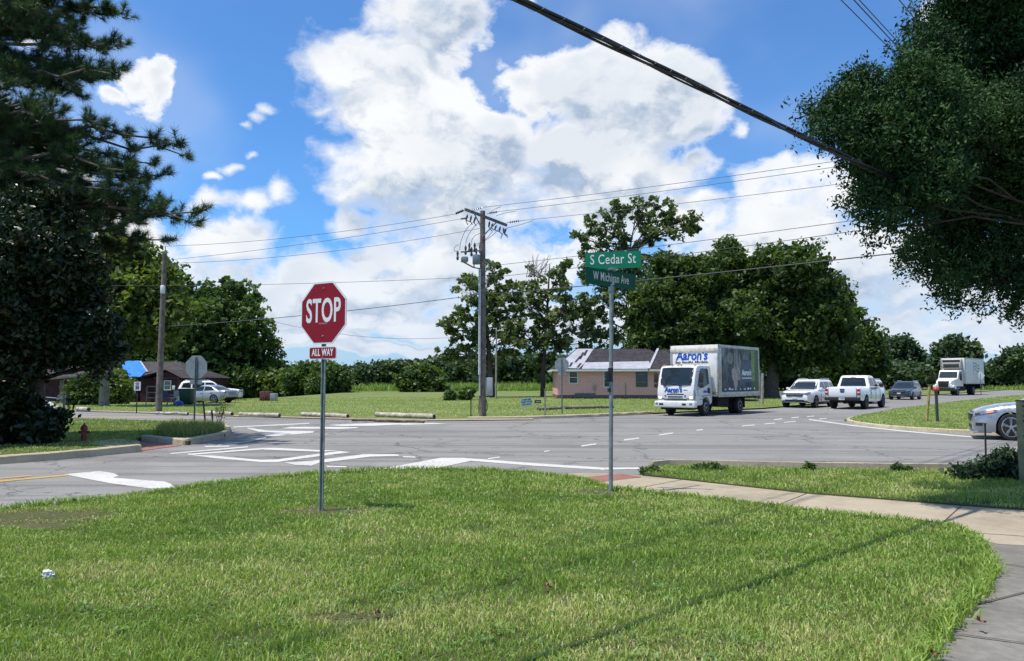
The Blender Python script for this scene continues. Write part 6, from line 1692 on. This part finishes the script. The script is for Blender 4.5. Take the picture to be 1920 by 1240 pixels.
# tarp draped over the front slope
sl = lambda px, t, off=.05: Vector((mx_(px, YM + 4.2 * t - .1), -.1 + 4.3 * t, zE + (zR - zE) * t + off))
tp2 = [(223, 1.0), (235, 1.0), (247, 1.0), (258, 1.0), (264, .76), (270, .52), (275, .34), (269, .16), (263, -.02), (250, -.01), (238, -.02), (233, .30), (228, .66)]
g = MB(); g.add([sl(*p, off=.06 + .03 * (i % 2)) for i, p in enumerate(tp2)] + [sl(250, .5, .08)], [(i, (i + 1) % 13, 13) for i in range(13)]); g.build('tarp', M_TARP, rf2)
g = MB(); beam(g, sl(261, .97, .09), sl(276, .28, .09), .12, .03); g.build('batten', M_FELT, rf2)
# gabled porch on the right
pz = mz(708); pa0, pa1, pr_ = mx_(268), mx_(352), mx_(324)
g = MB(); g.add([(pa0, -1.2, pz - .12), (pa1 + .1, -1.2, pz - .12), (pr_, -1.2, D(0, 697, YM).z + .05), (pa0 + .4, 3, pz + .0), (pa1 + .1, 3, pz - .12), (pr_ - .1, 3.0, D(0, 697, YM).z + .1)], [(0, 2, 5, 3), (2, 1, 4, 5)]); g.build('porch_roof', M_ROOFM, H2)
g = MB(); g.prism([(mx_(302), pz - .1), (pa1 - .15, pz - .1), (pr_, D(0, 699, YM).z)], 'Y', -1.0, -.9); g.b2(mx_(302), pa1 - .15, -.98, 0, 0, pz - .1); g.build('porch_wall', M_MAR, H2)
g = MB(); g.b2(pa1 - .30, pa1 - .12, -1.06, -.985, 0, pz - .1); g.b2(mx_(302), pa1 - .12, -1.10, -.99, pz - .16, pz - .06); g.build('corner_board', mat('maroon_trim', (.09, .025, .03), .7), H2)
x_0, x_1, z_0, z_1 = mx_(321.5), mx_(332), mz(732), mz(717)
g = MB(); w_ = .06; g.b2(x_0 - w_, x_0, -1.04, -.97, z_0 - w_, z_1 + w_); g.b2(x_1, x_1 + w_, -1.04, -.97, z_0 - w_, z_1 + w_); g.b2(x_0, x_1, -1.04, -.97, z_1, z_1 + w_); g.b2(x_0, x_1, -1.04, -.97, z_0 - w_, z_0); g.b2(x_0, x_1, -1.02, -.98, (z_0 + z_1) / 2 - .02, (z_0 + z_1) / 2 + .02); fr = g.build('window', M_TRIM, H2)
g = MB(); g.b2(x_0, x_1, -1.0, -.99, z_0, z_1); g.build('pane', glassmat('dusty_glass', (.12, .13, .13), .2), fr)
strip('wall_box', H2, M_TRIM, (mx_(336), mx_(341), -1.08, -.99, mz(733), mz(725)), bevel=.01)
g = MB(); g.b2(mx_(244), mx_(254), -.02, .38, .5, mz(714)); g.build('door', mat('dark_door', (.03, .03, .035), .6), H2)
g = MB()
for k in range(4): g.b2(mx_(240), mx_(255), -.9 + k * .25, -.62 + k * .25, 0, .18 * (k + 1))
g.tube([(mx_(240), -.9, 0), (mx_(240), -.9, 1.0), (mx_(240), .1, 1.4)], .03, 5); g.tube([(mx_(255), -.9, 0), (mx_(255), -.9, 1.0), (mx_(255), .1, 1.4)], .03, 5); g.build('steps', mat('old_wood', (.16, .13, .10), .9), H2)
# open shed to the far left
YS = 50.0; so = D(88, 700, YS)
sh = thing('shed', 'low open-sided shed with a metal roof at the far left behind the magnolia', 'shed', (0, 0, 0), scale=1.6)
sh.location = (D(88, 700, 80).x, 80, ground_h(-50, 80) + 0.02); sx_ = lambda px: D(px, 700, YS).x - so.x
g = MB(); g.add([(sx_(44), -1, D(0, 720, YS).z), (sx_(134), -1, D(0, 713, YS).z), (sx_(140), 5, D(0, 706, YS).z), (sx_(58), 5, D(0, 711, YS).z)], [(0, 1, 2, 3)]); o = g.build('roof', mat('tin_roof', (.20, .21, .22), .4, .6, var=.2), sh)
md = o.modifiers.new('thick', 'SOLIDIFY'); md.thickness = .08
for px in (48, 91, 130):
    g = MB(); g.b2(sx_(px) - .09, sx_(px) + .09, -.85, -.7, 0, D(0, 719, YS).z); g.build('post', M_WOOD, sh)
g = MB(); g.b2(sx_(60), sx_(135), 4.4, 4.6, 0, D(0, 716, YS).z); g.build('back_wall', M_MAR, sh)

# yard clutter
def small(name, label, cat, px, py, builds, z=.03, rz=0, group=None):
    b0 = GH(px, py, z); t = thing(name, label, cat, b0, rz, group, .8 if name == 'wheelie_bin' else 1)
    for nm, f, m_, bv in builds:
        g = MB(); f(g); g.build(nm, m_, t, bevel=bv)
    return t
small('wheelie_bin', 'dark green wheeled bin beside the parked silver sedan', 'bin', 350, 758.5, [
    ('bin_body', lambda g: g.add([(-.42, -.42, .08), (.42, -.42, .08), (.42, .42, .08), (-.42, .42, .08), (-.52, -.52, 1.25), (.52, -.52, 1.25), (.52, .52, 1.25), (-.52, .52, 1.25)], [(0, 1, 2, 3), (4, 5, 6, 7), (0, 1, 5, 4), (1, 2, 6, 5), (2, 3, 7, 6), (3, 0, 4, 7)]), mat('bin_green', (.008, .055, .028), .5), .03),
    ('lid', lambda g: g.b2(-.56, .56, -.58, .56, 1.25, 1.34), mat('bin_green', (.012, .1, .045)), .04),
    ('wheel', lambda g: g.lathe([(.12, -.5), (.12, -.42)], (0, .45, .12), 12, 'X') if False else g.box((0, .46, .1), (1.0, .16, .18)), M_BLACKP, .05)])
small('step_ladder', 'small wooden frame standing against the maroon porch', 'frame', 286, 759.5, [('frame', lambda g: [g.tube([(-.45, 0, 0), (-.40, 0, 1.25)], .035, 5), g.tube([(.45, 0, 0), (.40, 0, 1.25)], .035, 5), g.b2(-.42, .42, -.03, .03, 1.2, 1.28), g.b2(-.43, .43, -.03, .03, .45, .52), g.b2(-.43, .43, -.03, .03, .8, .86)], M_WOODL, 0)])
def chair(g):
    for x, y in ((-.25, -.25), (.25, -.25), (-.25, .25), (.25, .25)): g.tube([(x, y, 0), (x * .9, y * .9, .45)], .02, 5)
    g.b2(-.27, .27, -.27, .27, .43, .48); g.b2(-.27, .27, .24, .29, .5, .95); g.tube([(-.28, -.25, .65), (-.28, .27, .65)], .02, 5); g.tube([(.28, -.25, .65), (.28, .27, .65)], .02, 5)
small('lawn_chair', 'folding lawn chair with dark blue seat by the porch, left one', 'chair', 306, 759.5, [('frame', chair, mat('chair_blue', (.06, .09, .16), .6), 0)], rz=.5, group='lawn chairs at the porch')
small('lawn_chair', 'folding lawn chair with pale seat by the porch, right one', 'chair', 323, 759, [('frame', chair, mat('chair_pale', (.40, .42, .44), .6), 0)], rz=-.6, group='lawn chairs at the porch')
small('kiddie_bike', 'bright blue toy heap lying beside the green bin', 'toy', 336, 760, [('body', lambda g: [g.lathe([(.02, 0), (.28, .03), (.24, .20), (.10, .28)], (0, 0, 0), 14), g.box((-.25, 0, .1), (.3, .2, .15), rz=.4)], mat('toy_blue', (.02, .05, .45), .4), .03)])
small('shed_box', 'small reddish utility box in the shade of the dark trees', 'box', 500, 752, [('case', lambda g: g.b2(-.45, .35, -.4, .4, 0, .75), mat('faded_red', (.16, .05, .04), .7, var=.3), .02), ('door_panel', lambda g: g.b2(.37, .8, -.4, .3, 0, .6), M_SBACK, .02)])
small('covered_heap', 'white covered heap at the far left beyond the fence', 'heap', 76, 767, [('cover', lambda g: g.add(*(lambda P_: (P_, [(0, 1, 5, 4), (1, 2, 6, 5), (2, 3, 7, 6), (3, 0, 4, 7), (4, 5, 6, 7)]))([(-.8, -.4, 0), (.8, -.4, 0), (.9, .5, 0), (-.7, .5, 0), (-.4, -.2, .55), (.5, -.25, .35), (.4, .3, .4), (-.3, .3, .6)])), M_SWHITE, .08)])

# --- hydrant
hb = G(157, 829, .1)
hy = thing('fire_hydrant', 'faded red fire hydrant on the left island', 'fire hydrant', hb, math.radians(20), scale=hb.y / F * 37 / .80)
M_HYD = mat('hydrant_red', (0.23, 0.040, 0.030), 0.6, var=0.2, vscale=8, bump=.2, dirt=.12)
g = MB(); g.lathe([(.16, 0), (.16, .03), (.115, .035), (.11, .10), (.135, .105), (.135, .13), (.105, .135), (.10, .48), (.14, .49), (.14, .52), (.13, .53)], (0, 0, 0), 20); g.build('barrel', M_HYD, hy, smooth=40)
g = MB(); g.lathe([(.13, .53), (.125, .58), (.10, .65), (.06, .69), (.035, .70)], (0, 0, 0), 20); g.lathe([(.03, .69), (.028, .76)], (0, 0, 0), 5); g.build('bonnet', M_HYD, hy, smooth=40)
for sd in (1, -1):
    g = MB(); g.lathe([(.05, sd * .08), (.05, sd * .14), (.062, sd * .145), (.062, sd * .19), (.02, sd * .195), (.018, sd * .22)], (0, 0, .40), 12, 'X'); g.build('hose_cap', M_HYD, hy, smooth=40)
g = MB(); g.lathe([(.07, -.08), (.07, -.15), (.085, -.155), (.085, -.20), (.02, -.205), (.018, -.23)], (0, 0, .33), 14, 'Y'); g.build('pumper_cap', M_HYD, hy, smooth=40)

# --- fence at left
fb_ = G(118, 815, .1)
fe = thing('wire_fence', 'galvanised fence posts with top rail at the left edge of the island', 'fence', fb_)
FH = D(118, 748, fb_.y).z - .1; fa = G(45, 797, .1) - fb_
for p, hh_ in ((Vector((0, 0, 0)), FH + .10), (Vector((fa.x, fa.y, 0)), FH + .05), (Vector((fa.x * 2.2, fa.y * 2.2, 0)), FH)):
    g = MB(); g.tube([p + Vector((0, 0, -.1)), p + Vector((0, 0, hh_))], .035, 8); g.lathe([(.04, 0), (.03, .04)], p + Vector((0, 0, hh_)), 8); g.build('post', M_GALV, fe, smooth=50)
g = MB(); g.tube([(0, 0, FH), (fa.x * 2.2, fa.y * 2.2, FH - .02)], .022, 6); g.build('rail', M_GALV, fe)
g = MB()
for k in range(40):
    u0 = k / 40; p = Vector((fa.x * 2.2, fa.y * 2.2, 0)) * u0
    g.tube([p + Vector((0, 0, .05)), p + Vector((fa.x * .06, fa.y * .06, FH - .02))], .0025, 3); g.tube([p + Vector((fa.x * .06, fa.y * .06, .05)), p + Vector((0, 0, FH - .02))], .0025, 3)
g.build('mesh', M_GALV, fe)
# --- thin posts on the tip of the island
M_RUST = mat('rusty_steel', (.05, .035, .028), .8, .3, var=.3)
def stake(label, px, py, ptx, pty, r, m_, name='steel_stake', cat='post', group=None, z=.1, sq=False):
    b0 = G(px, py, z); t = thing(name, label, cat, b0, 0, group); top = D(ptx, pty, b0.y) - b0; g = MB()
    if sq: beam(g, Vector((0, 0, -.1)), top, r * 2, r * 1.2)
    else: g.tube([(0, 0, -.1), top], r, 7)
    g.build('shaft', m_, t)
    g = MB(); g.box(top + Vector((0, 0, .004)), (r * 2.3, r * 2.3, .015)); g.build('cap', m_, t)
    return t, top
stake('taller rusty steel stake on the tip of the left island', 386, 797, 381, 753, .03, M_RUST, group='steel stakes on the island tip')
stake('shorter rusty steel stake on the tip of the left island', 400, 798, 397, 770, .03, M_RUST, group='steel stakes on the island tip')
b0 = G(414, 801, .1); t = thing('weed', 'dry branching weed stalk beside the two island stakes', 'weed', b0); g = MB()
for _ in range(12):
    a = Vector((0, 0, random.uniform(.1, .5))); limb(g, (0, 0, 0) if _ < 3 else a, (random.uniform(-.22, .22), random.uniform(-.2, .2), random.uniform(.5, .95)), .010, .004, .1, 4, 4)
g.build('stalks', mat('dry_stalk', (.12, .10, .06), .9), t)
V, Fc = leaf_quads(np.array([[random.gauss(0, .10), random.gauss(0, .1), random.uniform(.3, .9)] for _ in range(160)]), np.full(160, .035), 2.0); npmesh('leaves', V, Fc, LM_MID, t, RNG.random(160))
stake('thin dark stake left of the utility pole foot', 883, 783, 883, 746, .025, M_RUST, z=.03)
stake('pale wooden stake right of the utility pole, before the pink house', 1022, 779, 1022, 730, .055, M_WOODL, 'wooden_stake', 'stake', z=.03, sq=True)
M_YST = mat('yellowed_marker', (.42, .33, .11), .8, var=.3, vscale=8, dirt=.3)
stake('leaning yellowed marker post on the triangle lawn', 1737, 790, 1743, 722, .055, M_YST, 'marker_post', 'marker', z=.09, sq=True)
t, top = stake('dark steel bollard with a red cap on the triangle lawn', 1758, 791, 1755, 731, .055, mat('dark_steel', (.07, .08, .075), .5, .4), 'bollard', 'bollard', z=.09)
g = MB(); g.lathe([(.02, -.06), (.10, -.05), (.115, .0), (.10, .06), (.05, .10), (.01, .11)], top, 12); g.build('red_cap', mat('cap_red', (.48, .05, .03), .4), t, smooth=60)
# --- right edge: weathered post and black rod
stake('thin black rod in front of the silver sedan', 1849, 880, 1847, 795, .016, M_INK, 'steel_rod', 'rod', z=.095)
b0 = G(1924, 905, .095); t = thing('wooden_post', 'broad weathered wooden post at the right edge of the picture', 'post', b0)
hpz = D(1915, 752, b0.y).z - .095
M_OLDP = ground_mat('weathered_post', [(.3, (.17, .155, .08)), (.5, (.33, .29, .16)), (.7, (.46, .40, .24))], 3, 18, .9, .02)
g = MB(); w_ = .16
for k in range(4): pass
g.b2(-.07, .07, -.06, .06, -.1, hpz); g.build('plank', M_OLDP, t, bevel=.008)
g = MB()
for k in range(14): z_ = .25 + k * .075; g.b2(-.05 + (k % 3) * .012, .01 + (k % 2) * .02, -.0635, -.060, z_, z_ + .028)
g.build('worn_marks', mat('worn_black', (.13, .11, .06), .9, var=.3), t)
g = MB(); g.b2(-.075, .075, -.065, .065, hpz, hpz + .012); g.build('top_cap', M_RUST, t)

# --- yard signs
b0 = G(988, 762, .03); t = thing('yard_sign', 'white yard sign with three lines of dark lettering near the tall pole', 'yard sign', b0, math.radians(8)); Y = b0.y; k = Y / F
g = MB(); g.prism([(x, z + 8 * k) for x, z in rrect(22 * k, 14.5 * k, .01)], 'Y', -.004, .004); me_ = g.mesh('panel'); me_.transform(Matrix.Rotation(math.radians(-7), 4, 'Y')); pn_ = link('panel', me_, t, mat('sign_pale', (.62, .72, .74), .5))
for i, (tx, s_) in enumerate((('A NEW LIFE', .14), ('THRIFT STORE', .14), ('DONATE 30 IT', .115))):
    R3 = Matrix.Rotation(math.radians(-7), 3, 'Y'); text('lettering', tx, s_, R3 @ Vector((0, -.006, 8 * k + .15 - i * .155)), R3 @ RN, mat('navy_ink', (.02, .05, .12), .5), t, weight=.006, xs=.80)
g = MB(); g.tube([(-.2, 0, -.05), (-.2, 0, .2)], .006, 4); g.tube([(.2, 0, -.05), (.2, 0, .2)], .006, 4); g.build('wire_leg', M_GALV, t)
b0 = G(1008.5, 761, .03); t = thing('yard_sign', 'tiny black yard sign with a pale line beside the white one', 'yard sign', b0)
g = MB(); g.b2(-.21, .21, -.005, .005, .16, .36); g.build('panel', M_INK, t); strip('printed_line', t, M_TRIM, (-.14, .16, -.007, -.0055, .24, .27)); g = MB(); g.tube([(0, 0, -.05), (0, 0, .16)], .006, 4); g.build('wire_leg', M_GALV, t)

# --- whitewashed logs along the far lawn
def log(label, a, c, r, group='pale logs lying along the far lawn edge', m_=None):
    p, q_ = G(*a, .03), G(*c, .03); m__ = (p + q_) / 2; t = thing('log', label, 'log', m__, 0, group); d = (q_ - p) / 2
    g = MB(); pts = []; rs = []
    for i in range(9):
        u = -1 + i / 4; pts.append(d * u + Vector((0, 0, r * .8 + random.uniform(-.015, .015)))); rs.append(r * random.uniform(.92, 1.08))
    g.tube(pts, rs, 12); g.build('trunk', m_ or M_LOG, t, smooth=50)
    g = MB(); e = d * 1.0 + Vector((0, 0, r * .8)); g.tube([e, e + d.normalized() * .012], r * .72, 10); g.build('hollow_end', M_INK, t)
M_LOG = mat('whitewashed_log', (.50, .46, .37), .85, var=.25, vscale=4, bump=.5, bscale=15)
log('pale log nearest the stop sign post, broken toward its right end', (566, 780.5), (652, 784), .10)
log('longest pale log, right of the stop sign post', (706, 781.5), (814, 786), .12)
log('pale log left of the stop sign post', (450, 779.5), (524, 782.5), .09)
log('pale log with a dark hollow end behind the island stakes', (386, 777.5), (435, 779.5), .10)
log('slim pale log between the utility pole and the stop sign back', (292, 776.5), (352, 778.3), .07)
log('short pale log at the foot of the broad grey trunk tree', (146, 770.5), (166, 771.5), .12)
log('short pale log at the far left end of the row', (84, 767.5), (112, 769), .12)
M_DEAD = mat('grey_log', (.22, .20, .15), .95, var=.3, vscale=3, bump=.6, bscale=12)
log('mossy grey log left of the stop sign back', (1009, 770), (1052, 767.5), .09, 'grey logs before the pink house', M_DEAD)
log('long weathered grey log in front of the pink house', (1058, 767.5), (1150, 765.5), .10, 'grey logs before the pink house', M_DEAD)
log('low rotting timber edging the road left of the utility pole', (660, 789), (795, 793), .05, 'rotting timber', mat('rotten_timber', (.16, .11, .08), .95, var=.3))
# --- litter
def crumple(name, label, px, py, r, m_, cat='litter'):
    b0 = G(px, py, .12); t = bmesh.new(); bmesh.ops.create_icosphere(t, subdivisions=3, radius=r)
    for v in t.verts: v.co *= 1 + random.uniform(-.35, .3); v.co.z *= .8
    me = bpy.data.meshes.new(name); t.to_mesh(me); t.free(); o = link(name, me, None, m_); o.location = b0 + Vector((0, 0, r * .35)); return tag(o, label, cat)
crumple('crumpled_paper', 'crumpled white paper lying in the grass at the left', 89, 1081, .042, mat('paper', (.78, .77, .74), .7))
def leafy(label, px, py, s):
    b0 = G(px, py, .15); g = MB(); P_ = [(math.cos(a) * s * (1 + .35 * math.cos(5 * a)), math.sin(a) * s * (1 + .35 * math.cos(5 * a)), .012 * math.sin(3 * a)) for a in np.linspace(0, 6.1, 20)]
    g.add(P_ + [(0, 0, -.012)], [(i, (i + 1) % 20, 20) for i in range(20)]); o = g.build('dry_leaf', mat('dry_leaf', (.26, .10, .05), .8, var=.2), None); o.location = b0; o.rotation_euler = (.5, .3, 1); tag(o, label, 'leaf', 'dry leaves')
leafy('curled reddish dry leaf in the grass right of centre', 1026, 1097, .030)
leafy('small brown dry leaf in the grass at the bottom centre', 707, 1146, .022)
leafy('brown dry leaf on the old pavement at the bottom right', 1750, 1222, .025)
leafy('brown dry leaf fragments on the old pavement at the right', 1838, 1162, .028)
